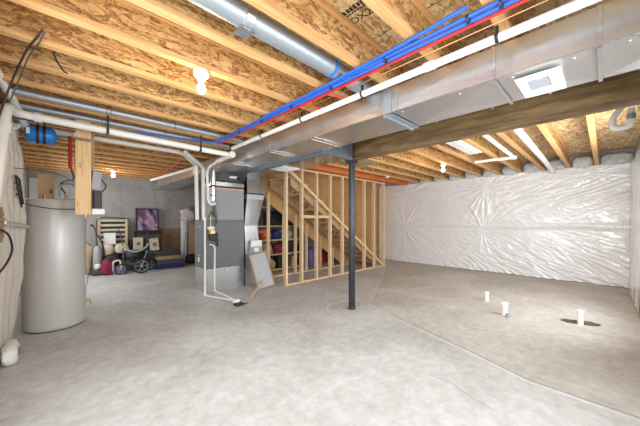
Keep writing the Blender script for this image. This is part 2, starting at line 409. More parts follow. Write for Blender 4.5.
for i, y in enumerate(yr):
    t = make_joist(3.66, XE-.01, y) if far is None else copy_tree(far)
    if far is None: far = t
    t.location.y = y
    t['label'] = ['I-joist beyond the steel beam, rightmost one, seen almost end-on',
      'I-joist beyond the steel beam, second from the right wall'][i] if i < 2 else ('I-joist beyond the steel beam holding the far bulb' if i == 5 else 'I-joist beyond the steel beam, %s from the right wall' % ORD[i])
    t['group'] = 'joists beyond the steel beam'
tag(MB().box(3.66, XE-.01, 4.93, 4.975, ZJ-.04, ZS-.002).build('stair_header', 'lvl'), 'orange-red engineered header board running above the stair wall', 'header board')
# insulation in the rim pockets
ends = [YS] + yr
for i in range(len(ends)-1):
    a = ends[i] + (.04 if i else 0.0); b = ends[i+1]-.04
    o = MB().blob(((XE-.09), (a+b)/2, ZJ+.085), (.17, (b-a)*.93, .27), i+2, .12, 3).build('insulation_batt', 'insul', smooth=True)
    tag(o, 'grey fibreglass batt stuffed above the plastic wall, %s pocket from the right wall' % ORD[i], 'insulation', 'batts above the plastic wall')
# blocking / rim board left wall
tag(MB().box(XW+.0, XW+.009, YS, YN, ZJ, ZS-.002).build('rim_board', 'web'), 'strand board rim closing the joist ends at the left wall', 'rim board')

# ------------------------------------------------------------------ plastic sheeting
def sheet(name, axis, const, sign, u0, u1, z0, z1, nu, nz, fn, mat_, label, thick=.004):
    bm = bmesh.new(); G = []
    for i in range(nu+1):
        row = []
        for k in range(nz+1):
            u = u0+(u1-u0)*i/nu; z = z0+(z1-z0)*k/nz; d = const+sign*fn(u, z)
            row.append(bm.verts.new((d, u, z) if axis == 'X' else (u, d, z)))
        G.append(row)
    for i in range(nu):
        for k in range(nz): bm.faces.new((G[i][k], G[i+1][k], G[i+1][k+1], G[i][k+1]))
    mb = MB(); mb.bm.free(); mb.bm = bm
    o = mb.build(name, mat_, smooth=False)
    for p in o.data.polygons: p.use_smooth = True
    return tag(o, label, 'plastic sheet')
stars = [(2.40, 2.50, 23, 1.0), (2.52, 1.22, 21, .85), (4.90, 2.55, 15, .8), (5.04, 1.28, 13, .7), (.2, 2.62, 9, .5), (-.3, 1.30, 9, .6), (.7, .05, 7, .4)]
def wallfn(u, z):
    h = .03
    for k, (a, b, n, s) in enumerate(stars):
        dx, dz = u-a, z-b; r = math.hypot(dx*.9, dz); th = math.atan2(dz, dx)
        ph = 1.6*noise.noise(Vector((th*1.7, k*5., r*.35)))
        w = math.exp(-(r/.75)**1.3)*min(1, r/.10)
        h += .055*s*w*(1-abs(math.sin(th*n/2+ph*1.8)))**1.2*max(.05, .45+.9*noise.noise(Vector((math.cos(th)*2.6, math.sin(th)*2.6, k*3.+r*.5))))
    # loose diagonal gathers, stronger low on the right
    q = Vector((u*1.0, z*1.0, 0))
    low = (max(0, 1-z/1.25)*max(.25, min(1, (4.6-u)/2.0)) + .10)
    wr = noise.noise(Vector((u*2.1+z*1.3, (z-u*.55)*9, 3)))
    h += .042*low*(1-abs(wr)*1.9)
    h += .018*noise.noise(q*1.2+Vector((0, 0, 9)))
    up = max(0, 1-abs(z-2.1)/.6)*(1 if u < 2.2 else .3)
    h += .024*up*(1-abs(noise.noise(Vector((u*1.6, (z+u*.35)*10, 5))))*2)
    # horizontal overlap around 1.3 m
    s = z-(1.30+.03*noise.noise(Vector((u, 0, 0))))
    h += .024*math.exp(-(s/.025)**2) + (.012 if s < 0 else 0)*math.exp(s*2)
    h += .010*math.exp(-((z-1.42+.02*math.sin(u*2))/.02)**2)
    return max(.004, h)
sheet('plastic_sheet', 'X', XE-.004, -1, YS+.03, 6.12, .015, 2.795, 560, 230, wallfn, 'film', 'white plastic vapour barrier with star-shaped pleats stapled over the far right wall')
def rightfn(u, z): return .02 + .05*max(0, 1-z/1.6) + .03*(noise.noise(Vector((u*1.4, z*.9, 2)))+.4) + .012*noise.noise(Vector((u*7, z*1.4, 4)))
sheet('plastic_sheet', 'Y', YS+.005, 1, 6.42, XE-.08, .015, 2.79, 90, 90, rightfn, 'film', 'narrow strip of bulging plastic sheet at the right edge of the picture')
def leftfn(u, z):
    k = max(0, 1-abs(u-5.0)/1.0)
    h = .03 + .17*k*(.35+.65*math.sin(min(1, max(0, z-.1)/2.65)*PI)**.6) + .03*max(0, 1-z/.4)*k
    h += .045*(1-abs(math.sin(u*17+2.2*noise.noise(Vector((u*2, z*1.1, 1))))))*(.4+z/2.6)
    h += .02*noise.noise(Vector((u*4, z*3, 6)))
    return max(.005, h)
sheet('plastic_sheet', 'X', XW+.004, 1, 3.2, 6.4, .02, 2.66, 150, 140, leftfn, 'film_warm', 'crumpled clear plastic over tan insulation hanging on the left wall beside the tank')

# ------------------------------------------------------------------ steel beam and post
BX = 3.63
t = thing('steel_beam', 'rusty brown steel I-beam crossing the room overhead', 'beam', (BX, 1.3, 2.52))
MB().box(BX-.075, BX+.075, YS, 3.1, 2.52, 2.532).build('bottom_flange', 'rust', t)
MB().box(BX-.005, BX+.005, YS, 3.1, 2.532, 2.788).build('web', 'rust', t)
MB().box(BX-.075, BX+.075, YS, 3.1, 2.788, 2.799).build('top_flange', 'rust', t)
b = MB()
for y in (YS+.3, 1.0, 1.8, 2.6): b.box(BX-.055, BX-.03, y, y+.03, 2.532, 2.540)
b.build('clip', 'darkgrey', t)
t = thing('support_post', 'dark grey round steel post standing alone in mid floor under the beam', 'post', (BX, 2.98, 0))
MB().lathe([(.056, 0.001), (.056, 2.47)], (BX, 2.98, 0), 28).build('shaft', 'column', t, True)
MB().box(BX-.07, BX+.07, 2.91, 3.05, 2.47, 2.519).build('top_plate', 'column', t)
MB().box(BX-.088, BX-.079, 2.94, 3.0, 2.519, 2.74).build('saddle_tab', 'band', t)
MB().lathe([(.064, 0), (.064, .02), (.058, .03)], (BX, 2.98, 0.012), 24).build('collar', 'column', t, True)

# ------------------------------------------------------------------ main supply duct
DX0, DX1, DZ0, DZ1 = 2.30, 2.86, 2.53, 2.76
t = thing('supply_duct', 'long rectangular galvanized duct running the length of the ceiling', 'duct', ((DX0+DX1)/2, 4, DZ0))
seams = [YS, .02, .56, 1.45, 2.54, 3.45, 4.6, 5.9, 7.1, 8.3, 9.5, YN-.02]
prev = None
for k, (a, b_) in enumerate(zip(seams, seams[1:])):
    m = MB(); m.hull8([(DX0, a, DZ0), (DX1, a, DZ0), (DX1, b_, DZ0), (DX0, b_, DZ0)], [(DX0, a, DZ1), (DX1, a, DZ1), (DX1, b_, DZ1), (DX0, b_, DZ1)])
    # cross-broken underside: dent the middle of the bottom panel a little
    bm = m.bm; bm.faces.ensure_lookup_table()
    bot = min(bm.faces, key=lambda f: f.calc_center_median().z)
    r = bmesh.ops.poke(bm, faces=[bot]); r['verts'][0].co.z -= .016
    side = min(bm.faces, key=lambda f: f.calc_center_median().x)
    r = bmesh.ops.poke(bm, faces=[side]); r['verts'][0].co.x -= .006
    m.build('duct_section', 'galv', t)
for k, y in enumerate(seams[1:-1]):
    w = .09 if k == 2 else .022
    m = MB(); m.box(DX0-.007, DX0-.001, y-w/2, y+w/2, DZ0-.006, DZ1+.002); m.box(DX0-.001, DX1+.002, y-w/2, y+w/2, DZ0-.02, DZ0-.0135)
    if k == 2:
        m.box(DX0-.010, DX0-.001, y-w/2-.07, y-w/2-.05, DZ0-.004, DZ1)
        m.box(DX0-.001, DX1+.001, y+w/2-.03, y+w/2, DZ0-.034, DZ0-.02)
    m.build('cleat', 'band' if k == 2 else 'galv_bright', t)
m = MB(); m.box(DX0-.003, DX0+.01, YS, 5.6, DZ0-.003, DZ0+.006); m.build('corner_bead', 'galv_bright', t)
m = MB()
for y in (-.1, .13, .45, .8, 1.3): m.lathe([(.006, 0), (.006, .004)], (DX0+.02, y, DZ0-.024), 8); 
for y in (.3, .7, 1.2): m.lathe([(.006, 0), (.006, .004)], (DX1-.03, y, DZ0-.024), 8)
m.build('screw', 'white', t)['kind'] = 'stuff'

# return duct beside it
t = thing('return_duct', 'wide dull galvanized return duct behind the long duct, above the stair wall', 'duct', (3.2, 4.2, DZ0))
m = MB(); m.hull8([(2.885, 2.92, DZ0), (3.54, 2.92, DZ0), (3.62, 6.1, DZ0), (2.885, 6.1, DZ0)], [(2.885, 2.92, 2.78), (3.54, 2.92, 2.78), (3.62, 6.1, 2.78), (2.885, 6.1, 2.78)]).build('trunk', 'galv_dark', t)
m = MB(); m.box(2.862, 2.91, 2.90, 5.3, DZ0-.05, DZ0-.002); m.box(2.90, 3.55, 2.895, 2.925, DZ0-.03, DZ0-.002); m.box(2.866, 3.55, 2.90, 2.918, DZ0-.002, 2.76)
m.build('flange', 'darkband', t)
# ceiling register under main duct
t = thing('air_register', 'white louvred air register screwed under the long duct near the right', 'vent', (2.57, .33, DZ0-.06))
rot = Matrix.Rotation(math.radians(2), 3, 'Z')
zr = DZ0-.034
m = MB()
x0, x1, y0, y1 = 2.37, 2.77, .20, .45
m.box(x0, x1, y0, y0+.07, zr, zr+.012, .003); m.box(x0, x1, y1-.055, y1, zr, zr+.012, .003)
m.box(x0, x0+.07, y0+.07, y1-.055, zr, zr+.012); m.box(x1-.13, x1, y0+.07, y1-.055, zr, zr+.012)
m.build('frame', 'white', t)
MB().box(x0+.07, x1-.13, y0+.07, y1-.055, zr+.009, zr+.02).build('throat', 'grey', t)
for k in range(8):
    m = MB(); m.obox((x0+.07+(k+.5)*(.2/8), (y0+y1)/2+.007, zr+.005), (.014, .12, .002), Matrix.Rotation(.6, 3, 'Y')); m.build('louvre', 'grey', t)
MB().box(x0+.055, x0+.06, .30, .33, zr-.01, zr).build('lever', 'white', t)
# white grille beneath the return duct
t = thing('return_grille', 'flat white grille on the underside of the return duct over the studs', 'vent', (3.3, 4.4, DZ0-.02))
m = MB(); m.box(3.08, 3.5, 4.2, 4.62, DZ0-.018, DZ0-.002, .003); m.build('frame', 'white', t)
for k in range(9):
    m = MB(); m.box(3.11, 3.47, 4.235+k*.04, 4.255+k*.04, DZ0-.024, DZ0-.0185); m.build('slat', 'white', t)

# ------------------------------------------------------------------ pipes
def pipe(name, pts, r, mat_, label, cat='pipe', rad=.08, seg=14, group=None, parts=None):
    o = MB().tube(bend(pts, rad) if len(pts) > 2 else pts, r, seg).build(name, mat_, smooth=True)
    return tag(o, label, cat, group)
def straps(root, pts, r, mat_='black', w=.02, name='strap'):
    for p, d in pts:
        p = Vector(p); d = Vector(d).normalized()*w/2
        MB().tube([p-d, p+d], r, 14).build(name, mat_, root)
# white pvc along duct
t = thing('drain_pipe', 'white plastic drain pipe running along the top edge of the long duct', 'pipe', (2.13, 2, 2.70))
MB().tube([(2.13, YS+.01, 2.725), (2.13, 4.3, 2.70)], .029, 16).build('tube', 'white', t, True)
straps(t, [((2.13, y, 2.725-.006*y), (0, 1, 0)) for y in (.50, 1.62, 2.52, 3.4)], .034)
m = MB(); m.tube([(2.13, .92, 2.72), (2.13, 1.0, 2.72)], .036, 16); m.build('coupling', 'pvc', t, True)
m = MB()
for y in (.50, 1.62, 2.52, 3.4): m.box(2.12, 2.14, y-.008, y+.008, 2.75, ZJ)
m.build('hanger', 'black', t)
tag(MB().tube([(2.05, YS+.01, 2.775), (2.05, 4.1, 2.765)], .004, 8).build('copper_line', 'copper', smooth=True), 'thin copper line beside the white drain pipe above the long duct', 'pipe')
# pex
t = thing('blue_water_line', 'pair of bright blue water pipes slung under the joists, ending at the white pipes', 'pipe', (1.88, 2, 2.77))
MB().tube(bend([(1.87, YS+.01, 2.782), (1.86, 4.42, 2.765), (-.3, 4.62, 2.66)], .15), .0135, 10).build('tube', 'blue', t, True)
MB().tube([(1.90, YS+.01, 2.765), (1.89, 4.35, 2.755)], .0135, 10).build('tube', 'blue', t, True)
m = MB()
for y in (.3, .42, .6, 1.2, 1.8, 2.4, 3.0, 3.6): m.tube([(1.885, y-.008, 2.772), (1.885, y+.008, 2.772)], .033, 10)
m.build('pipe_clip', 'black', t)
m = MB()
for y in (.28, .24): m.tube([(1.885, y-.006, 2.772), (1.885, y+.006, 2.772)], .036, 10)
m.build('pipe_clip', 'white', t)
tag(MB().tube(smoothpath([(1.855, 2.9, 2.80-.02), (1.85, 2.2, 2.775), (1.84, 1.5, 2.778), (1.82, .95, 2.785), (1.79, .58, 2.79)]), .014, 10).build('blue_water_line', 'blue', smooth=True), 'blue branch pipe splitting away and stopping short at the top of the picture', 'pipe')
t = thing('red_water_line', 'red hot-water pipe running alongside the blue pipes above the duct', 'pipe', (1.95, 2, 2.75))
MB().tube([(1.945, YS+.01, 2.768), (1.94, 4.42, 2.752)], .0125, 10).build('tube', 'red', t, True)
for y in (1.95, 2.3, 2.9): MB().tube(bend([(1.94, y+.2, 2.765), (1.96, y, 2.77), (2.25, y-.1, 2.775)], .06), .008, 8).build('branch', 'red', t, True)

# two thin round ducts + white pvc drain in the left bays
t = thing('round_duct', 'thick round galvanized duct running between joists with a bracket, at top centre', 'duct', (.7, 1.68, 2.8))
MB().tube(bend([(XW+.02, 1.66, 2.868), (1.86, 1.70, 2.868), (2.05, 1.70, 2.85), (2.45, 1.70, 2.84)], .12), .076, 28).build('tube', 'pipe_galv', t, True)
MB().tube([(1.76, 1.70, 2.868), (1.79, 1.70, 2.868)], .081, 28).build('collar', 'bluetank', t, True)
m = MB(); m.tube([(.90, 1.675, 2.868), (.96, 1.675, 2.868)], .080, 28); m.box(.88, .98, 1.66, 1.77, 2.782, 2.786); m.build('bracket', 'galv_bright', t)
for (y, lab, z) in ((4.15, 'upper of two thin round galvanized ducts at the left, nearer the bulb', 2.815), (4.63, 'lower of two thin round galvanized ducts at the left, just above the white drain pipe', 2.815)):
    t = thing('round_duct', lab, 'duct', (1, y, z-.05), 'thin round ducts at the left')
    MB().tube([(-.34, y, z), (2.22, y, z)], .036, 22).build('tube', 'pipe_galv', t, True)
    MB().tube([(-.36, y, z), (-.30, y, z)], .039, 22).build('end_collar', 'galv_dark', t, True)
    m = MB()
    for x in (.45, .49, 1.2): m.tube([(x-.003, y, z), (x+.003, y, z)], .038, 16)
    m.build('tie', 'black', t)
t = thing('vent_pipe', 'thick white plastic pipe with an elbow at the left edge, running to the duct', 'pipe', (-.3, 4.3, 1.4))
MB().tube(bend([(-.41, 3.66, 1.30), (-.335, 4.04, 2.62), (-.30, 4.36, 2.645), (2.13, 4.36, 2.60), (2.14, 4.9, 2.58)], .11), .042, 20).build('tube', 'pvc', t, True)
MB().tube([(-.16, 4.36, 2.643), (-.10, 4.36, 2.642)], .054, 20).build('coupling', 'pvc', t, True)
MB().tube([(2.13, 4.30, 2.60), (2.13, 4.44, 2.60)], .055, 20).build('coupling', 'pvc', t, True)
MB().tube([(-.350, 3.963, 2.35), (-.3455, 3.985, 2.43)], .052, 20).build('coupling', 'pvc', t, True)
m = MB()
for x, z in ((.48, 2.632), (1.62, 2.61)): m.box(x-.012, x+.012, 4.305, 4.309, z-.05, ZJ+.01); m.tube([(x-.012, 4.36, z), (x+.012, 4.36, z)], .050, 16)
m.build('hanger_strap', 'black', t)
t = thing('slanted_pipe', 'white plastic pipe slanting down from the ceiling corner at the left edge', 'pipe', (-.38, 3.6, 2.4))
MB().tube([(-.40, 3.52, 2.86), (-.30, 4.55, 2.76), (-.24, 5.0, 2.62)], .036, 16).build('tube', 'pvc', t, True)
MB().tube([(-.30, 4.90, 2.66), (-.40, 4.70, 2.50)], .03, 14).build('branch', 'pvc', t, True)
t = thing('vent_pipe', 'white plastic pipe beyond the elbow pipe, dropping in a wye onto the furnace', 'pipe', (2, 5.7, 1.5))
MB().tube(bend([(-.3, 5.12, 2.70), (1.62, 5.18, 2.70), (2.06, 5.74, 2.62), (2.09, 5.76, 1.515)], .08), .036, 16).build('tube', 'pvc', t, True)
MB().tube([(1.9, 8.6, 2.60), (2.02, 5.80, 2.56)], .034, 16).build('branch', 'pvc', t, True)
MB().tube([(2.05, 5.76, 2.44), (2.05, 5.76, 2.54)], .046, 16).build('coupling', 'pvc', t, True)
t = thing('vent_pipe', 'shorter white plastic pipe standing beside the first one, between it and the silver flue', 'pipe', (2.2, 5.7, 1.5))
MB().tube(bend([(1.60, 4.95, 2.66), (2.17, 5.66, 2.58), (2.19, 5.70, 1.515)], .08), .036, 16).build('tube', 'pvc', t, True)
MB().tube([(2.18, 5.68, 2.38), (2.185, 5.685, 2.5)], .046, 16).build('coupling', 'pvc', t, True)
tag(MB().tube(smoothpath([(2.12, 4.95, 2.56), (2.13, 5.25, 2.52), (2.16, 5.42, 2.40), (2.18, 5.44, 2.1), (2.19, 5.44, 1.90), (2.26, 5.45, 1.82), (2.34, 5.47, 1.85)]), .024, 14).build('condensate_hose', 'pvc', smooth=True), 'curved white hose bending down in front of the silver flue', 'hose')
tag(MB().tube(smoothpath([(1.6, 4.98, 2.7), (1.9, 6.5, 2.72), (2.0, 8.4, 2.70)]), .011, 8).build('cable_line', 'red', smooth=True), 'thin red line running back toward the concrete wall above the far duct', 'pipe')

# ------------------------------------------------------------------ furnace
FX0, FX1, FY0, FY1 = 2.22, 3.08, 5.66, 6.26
t = thing('furnace', 'dark grey upright furnace with a lighter coil cabinet, standing under the ducts', 'furnace', (2.65, 5.96, 0))
MB().box(FX0, FX1, FY0, FY1, .50, 1.51, .006).build('cabinet', 'furnace', t)
m = MB(); m.box(FX0-.012, FX0-.001, FY0+.03, FY1-.03, .53, 1.00, .003); m.build('lower_door', 'furnace', t)
m = MB(); m.box(FX0-.012, FX0-.001, FY0+.03, FY1-.03, 1.02, 1.49, .003); m.build('upper_door', 'furnace', t)
m = MB(); m.box(FX0-.016, FX0-.0125, FY0+.30, FY0+.38, .62, .72); m.build('rating_label', 'white', t)
m = MB(); m.box(FX0-.016, FX0-.0125, FY0+.23, FY0+.37, 1.36, 1.39); m.box(FX0-.016, FX0-.0125, FY0+.22, FY0+.4, .75, .78); m.build('badge', 'grey', t)
MB().box(2.42, FX1-.003, FY0+.004, FY1-.01, 1.512, 2.18, .006).build('coil_cabinet', 'furnace_light', t)
MB().box(2.41, FX1, FY0, FY1-.005, 2.175, 2.195).build('cabinet_rim', 'copper', t)
MB().box(2.43, FX1-.02, FY0+.02, FY1-.03, 2.195, 2.235).build('flexible_collar', 'black', t)
m = MB(); m.hull8([(2.41, FY0, 2.235), (FX1, FY0, 2.235), (FX1, FY1, 2.235), (2.41, FY1, 2.235)], [(2.41, FY0, 2.32), (FX1, FY0, 2.32), (FX1, FY1, 2.32), (2.41, FY1, 2.32)])
m.build('plenum_lower', 'galv_dark', t)
m = MB(); m.hull8([(2.41, FY0, 2.32), (FX1, FY0, 2.32), (FX1, FY1, 2.32), (2.41, FY1, 2.32)], [(2.48, FY0-.32, 2.525), (2.99, FY0-.32, 2.525), (2.99, FY1, 2.525), (2.48, FY1, 2.525)])
m.build('plenum_hood', 'galv_dark', t)
m = MB(); m.obox((2.74, FY0-.163, 2.418), (.16, .004, .07), Matrix.Rotation(math.radians(57), 3, 'X')); m.build('sticker', 'white', t)
MB().box(FX0+.01, FX1, FY0+.01, FY1-.01, .0, .498, .003).build('return_base', 'galv_bright', t)
# flue
MB().tube(bend([(2.33, 5.55, 2.52), (2.33, 5.56, 1.85), (2.36, 5.8, 1.60)], .1), .052, 20).build('flue', 'galv_bright', t, True)
m = MB(); m.tube([(2.33, 5.55, 2.18), (2.33, 5.555, 2.21)], .058, 20); m.tube([(2.33, 5.555, 2.0), (2.33, 5.557, 2.02)], .056, 20); m.build('flue_band', 'black', t)
m = MB(); m.box(2.27, 2.37, 5.54, 5.655, 1.22, 1.31, .01); m.tube([(2.3, 5.60, 1.3), (2.3, 5.60, 1.62)], .009, 8); m.build('gas_valve', 'brass', t)
m = MB(); m.box(2.28, 2.42, 5.53, 5.655, 1.09, 1.23, .015); m.tube(smoothpath([(2.36, 5.56, 1.1), (2.42, 5.55, .98), (2.43, 5.6, 1.25)]), .012, 8); m.build('inducer_motor', 'black', t)
m = MB(); m.box(2.24, 2.36, 5.54, 5.65, 1.31, 1.38, .02); m.build('trap', 'white', t)
m = MB()
for s in range(5): m.tube(smoothpath([(2.36+.015*s, 5.56, 1.9-.05*s), (2.34+.012*s, 5.545, 1.7), (2.38+.01*s, 5.56, 1.5), (2.40, 5.6, 1.38)]), .004, 6)
m.build('wiring', 'darkgrey', t)
# return drop
t = thing('return_drop', 'galvanized return duct leg kinked sideways beside the furnace, behind the air filter', 'duct', (3.35, 5.9, .42))
m = MB(); m.box(3.12, 3.56, 5.68, 6.1, 0, .42, .003); m.build('return_boot', 'galv', t)
m = MB(); m.hull8([(3.16, 5.66, 2.13), (3.58, 5.66, 2.13), (3.58, 6.1, 2.13), (3.16, 6.1, 2.13)], [(3.16, 5.66, 2.53), (3.58, 5.66, 2.53), (3.58, 6.1, 2.53), (3.16, 6.1, 2.53)]).build('upper_leg', 'galv_dark', t)
MB().box(3.13, 3.60, 5.63, 6.12, 2.10, 2.13).build('flexible_collar', 'black', t)
MB().box(3.145, 3.585, 5.645, 6.11, 1.99, 2.10).build('collar_band', 'band', t)
m = MB(); m.hull8([(3.09, 5.66, 1.40), (3.43, 5.66, 1.40), (3.43, 6.1, 1.40), (3.09, 6.1, 1.40)], [(3.15, 5.65, 1.99), (3.58, 5.65, 1.99), (3.58, 6.1, 1.99), (3.15, 6.1, 1.99)]).build('offset_leg', 'galv_dark', t)
m = MB(); m.box(3.085, 3.435, 5.65, 6.1, 1.36, 1.40); m.build('seam_band', 'band', t)
m = MB(); m.hull8([(3.14, 5.69, .42), (3.55, 5.69, .42), (3.55, 6.1, .42), (3.14, 6.1, .42)], [(3.10, 5.67, 1.36), (3.43, 5.67, 1.36), (3.43, 6.1, 1.36), (3.10, 6.1, 1.36)]).build('lower_leg', 'galv_bright', t)
MB().box(3.20, 3.52, 5.60, 5.70, .72, .98, .006).build('filter_slot', 'grey', t)
MB().box(3.22, 3.50, 5.592, 5.598, .90, 1.04).build('slot_cover', 'white', t)
MB().box(3.30, 3.42, 5.59, 5.598, .78, .87).build('sticker', 'white', t)
# condensate drain + pump
t = thing('floor_drain_pipe', 'thin white drain pipe dropping before the furnace and crossing the floor to the pump', 'pipe', (2.13, 5.45, 0))
MB().tube(bend([(2.12, 5.44, 1.55), (2.12, 5.44, .03), (2.38, 4.72, .03)], .04), .017, 12).build('tube', 'pvc', t, True)
MB().tube(bend([(2.24, 5.50, 1.02), (2.30, 5.40, 1.0), (2.36, 5.55, .06), (2.40, 4.72, .035)], .06), .015, 12).build('tube', 'pvc', t, True)
MB().tube([(2.12, 5.44, .0+.02), (2.12, 5.44, .09)], .024, 12).build('elbow', 'pvc', t, True)
m = MB(); m.tube([(2.12, 5.44, 1.50), (2.12, 5.44, 1.56)], .022, 12); m.build('elbow', 'pvc', t, True)
t = thing('condensate_pump', 'small black and white pump lying on the floor in front of the furnace', 'pump', (2.33, 4.55, 0))
MB().box(2.27, 2.42, 4.44, 4.56, 0.0, .045, .012).build('reservoir', 'black', t)
MB().blob((2.35, 4.60, .05), (.13, .13, .08), 3, .2, 2).build('pump_head', 'white', t, True)
MB().tube(smoothpath([(2.40, 4.5, .02), (2.48, 4.46, .015), (2.52, 4.52, .012)]), .007, 8).build('cord', 'black', t, True)
# filter leaning + stick
t = thing('air_filter', 'used pleated air filter in a brown frame leaning beside the furnace', 'air filter', (3.35, 5.3, 0))
up = Vector((-.10, .26, .78)).normalized(); ux = Vector((.93, -.25, .12)).normalized(); ux = (ux-up*ux.dot(up)).normalized(); nn = ux.cross(up)
R = Matrix((ux, nn, up)).transposed(); W_, H_ = .40, .80
c0 = Vector((3.36, 5.16, .02)) + up*H_/2
def loc(u, v, w=0): return c0+ux*u+up*v+nn*w
m = MB(); m.obox(c0, (W_-.06, .018, H_-.06), R); m.build('media', 'filter', t)
m = MB()
for s in (-1, 1): m.obox(loc(s*(W_/2-.015), 0), (.03, .03, H_), R); m.obox(loc(0, s*(H_/2-.015)), (W_-.06, .03, .03), R)
m.build('frame', 'filterframe', t)
m = MB()
for k in range(11): m.obox(loc(-.15+.03*k, 0, .011 if nn.y > 0 else -.011), (.004, .006, H_-.07), R); m.obox(loc(-.15+.03*k, 0, -.011), (.004, .006, H_-.07), R)
m.build('pleat', 'white', t)
tag(MB().bar((2.69, 4.68, .012), (3.28, 5.22, .20), .03, .012).build('wood_strip', 'pine_x'), 'thin wooden strip slanting from the floor to the air filter', 'wood strip')

# ------------------------------------------------------------------ stair wall
Y0 = 5.06
sw = thing('stair_stud_wall', 'open pine stud wall beside the stairs with a slanting board', 'stud wall', (5.9, 5.1, 0))
MB().box(3.80, 7.90, Y0, Y0+.09, 0, .038, .002).build('bottom_plate', 'pine_x', sw)
MB().box(3.80, 7.90, Y0, Y0+.09, 2.705, 2.745, .002).build('top_plate', 'pine_x', sw)
def dz(x): return 2.62-.678*(x-3.99)
sx = [3.84, 4.31, 4.80, 5.30, 5.79, 6.29, 6.80, 7.31, 7.85]
for k, x in enumerate(sx):
    MB().box(x-.03, x+.022, Y0, Y0+.09, .038, 2.705, .002).build('stud', 'stud', sw)
MB().box(7.80, 7.83, Y0, Y0+.09, .038, 2.705).build('stud', 'stud', sw)
m = MB(); xa, xb = 3.80, 7.83
m.prism([(xa, dz(xa)-.07), (xb, dz(xb)-.07), (xb, dz(xb)+.005), (xa, dz(xa)+.005)], 'Y', Y0-.030, Y0-.001); m.build('slanting_board', 'pine_x', sw)
MB().box(4.33, 5.27, Y0+.04, Y0+.088, 1.56, 1.63).build('blocking', 'pine_x', sw)
# cable run as a pale string
# back sheathed wall (brown) above the stair flight
bw = thing('stair_back_wall', 'brown sheathed wall on the far side of the stairs', 'stud wall', (6.4, 6.2, 0))
m = MB(); m.prism([(3.75, 2.35), (4.1, 1.95), (7.0, 0.02), (XE-.01, .02), (XE-.01, ZS-.005), (3.75, ZS-.005)], 'Y', 6.17, 6.185); m.build('sheathing', 'sheath', bw)
m = MB(); m.box(5.4, XE-.14, 6.160, 6.169, 1.60, 1.615); m.build('ledger_strip', 'pine_x', bw)
for k, x in enumerate([5.2, 5.75, 6.3, 6.9, 7.5, 8.1, 8.7]):
    MB().box(x-.02, x+.02, 6.13, 6.169, max(.04, dz(x)+.1), 2.70).build('stud', 'stud', bw)
for x, zt in ((4.02, 2.22), (4.52, 1.93), (4.92, 1.66), (5.33, 1.38), (5.9, 1.0), (6.45, .62)):
    MB().box(x-.022, x+.022, 6.06, 6.15, .038, zt, .002).build('stud', 'stud', bw)
MB().box(3.80, 7.2, 6.06, 6.15, 0, .038).build('bottom_plate', 'pine_x', bw)
# stairs
st = thing('basement_stairs', 'unfinished wooden staircase rising to the left behind the stud wall', 'stairs', (5.9, 5.6, 0))
run, rise, n = .272, .1845, 14
for s, y in enumerate((5.17, 5.98)):
    m = MB(); xs0 = 7.83
    poly = [(xs0, 0.0)]
    for k in range(n):
        poly.append((xs0-run*k, rise*(k+1)-.03)); poly.append((xs0-run*(k+1), rise*(k+1)-.03))
    poly += [(xs0-run*n, rise*n-.235), (xs0-.20, 0.0)]
    m.prism(poly, 'Y', y, y+.038); m.build('stringer', 'stringer', st)
for k in range(n):
    x = 7.83-run*k
    MB().box(x-run-.0, x+.025, 5.165, 6.02, rise*(k+1)-.029, rise*(k+1), .004).build('tread', 'pine_y', st)
    if k % 1 == 0: MB().box(x-.012, x-.0005, 5.21, 5.975, rise*k+.001, rise*(k+1)-.030).build('riser', 'tread', st)
    MB().box(x-run-.062, x-run-.001, 5.21, 5.975, rise*(k+1)-.068, rise*(k+1)-.030, .003).build('cleat', 'pine_y', st)

# storage shelf beyond the stairs
sh = thing('storage_shelf', 'wooden storage shelf crowded with boxes under the stairs', 'shelf', (4.7, 6.9, 0))
for x in (3.75, 5.55):
    for y in (6.62, 7.18): MB().box(x, x+.05, y, y+.05, 0, 2.0).build('upright', 'stud', sh)
SZ = [.06, .5, .92, 1.32, 1.86]
for z in SZ: MB().box(3.75, 5.60, 6.60, 7.25, z, z+.03).build('shelf_board', 'pine_x', sh)
items = [ # x, w, z, h, mat, kind, label
 (3.95, .40, 1.351, .35, 'black', 'tub', 'black storage tub on the high shelf, left end'), (4.75, .62, 1.351, .44, 'black', 'tub', 'wide black storage tub on the high shelf, right of the stud gap'), (5.35, .3, 1.351, .34, 'darkgrey', 'tub', 'dark grey tub at the right end of the high shelf'),
 (3.98, .34, .951, .22, 'darkgrey', 'bag', 'dark bag on the middle shelf, left end'), (4.36, .32, .951, .30, 'orange', 'bag', 'orange bag on the middle shelf behind the studs'), (4.72, .36, .951, .28, 'navy', 'bag', 'navy bag beside the orange bag'), (5.12, .34, .951, .26, 'cream', 'bag', 'cream bag on the middle shelf right of the navy bag'),
 (3.98, .36, .531, .30, 'cream', 'box', 'pale box on the lower shelf, left end'), (4.40, .36, .531, .32, 'tan', 'toy', 'tan stuffed toy heap on the lower shelf'), (4.80, .32, .531, .3, 'maroon', 'bag', 'maroon bag on the lower shelf'), (5.2, .36, .531, .32, 'black', 'tub', 'black tub on the lower shelf, right end'),
 (4.0, .40, .091, .34, 'black', 'box', 'black box on the bottom shelf, left end'), (4.45, .40, .091, .34, 'tan', 'toy', 'tan stuffed toy heap on the bottom shelf'), (4.95, .42, .091, .36, 'black', 'tub', 'black tub on the bottom shelf'), (5.35, .2, .091, .3, 'card', 'box', 'cardboard box on the bottom shelf, right end')]
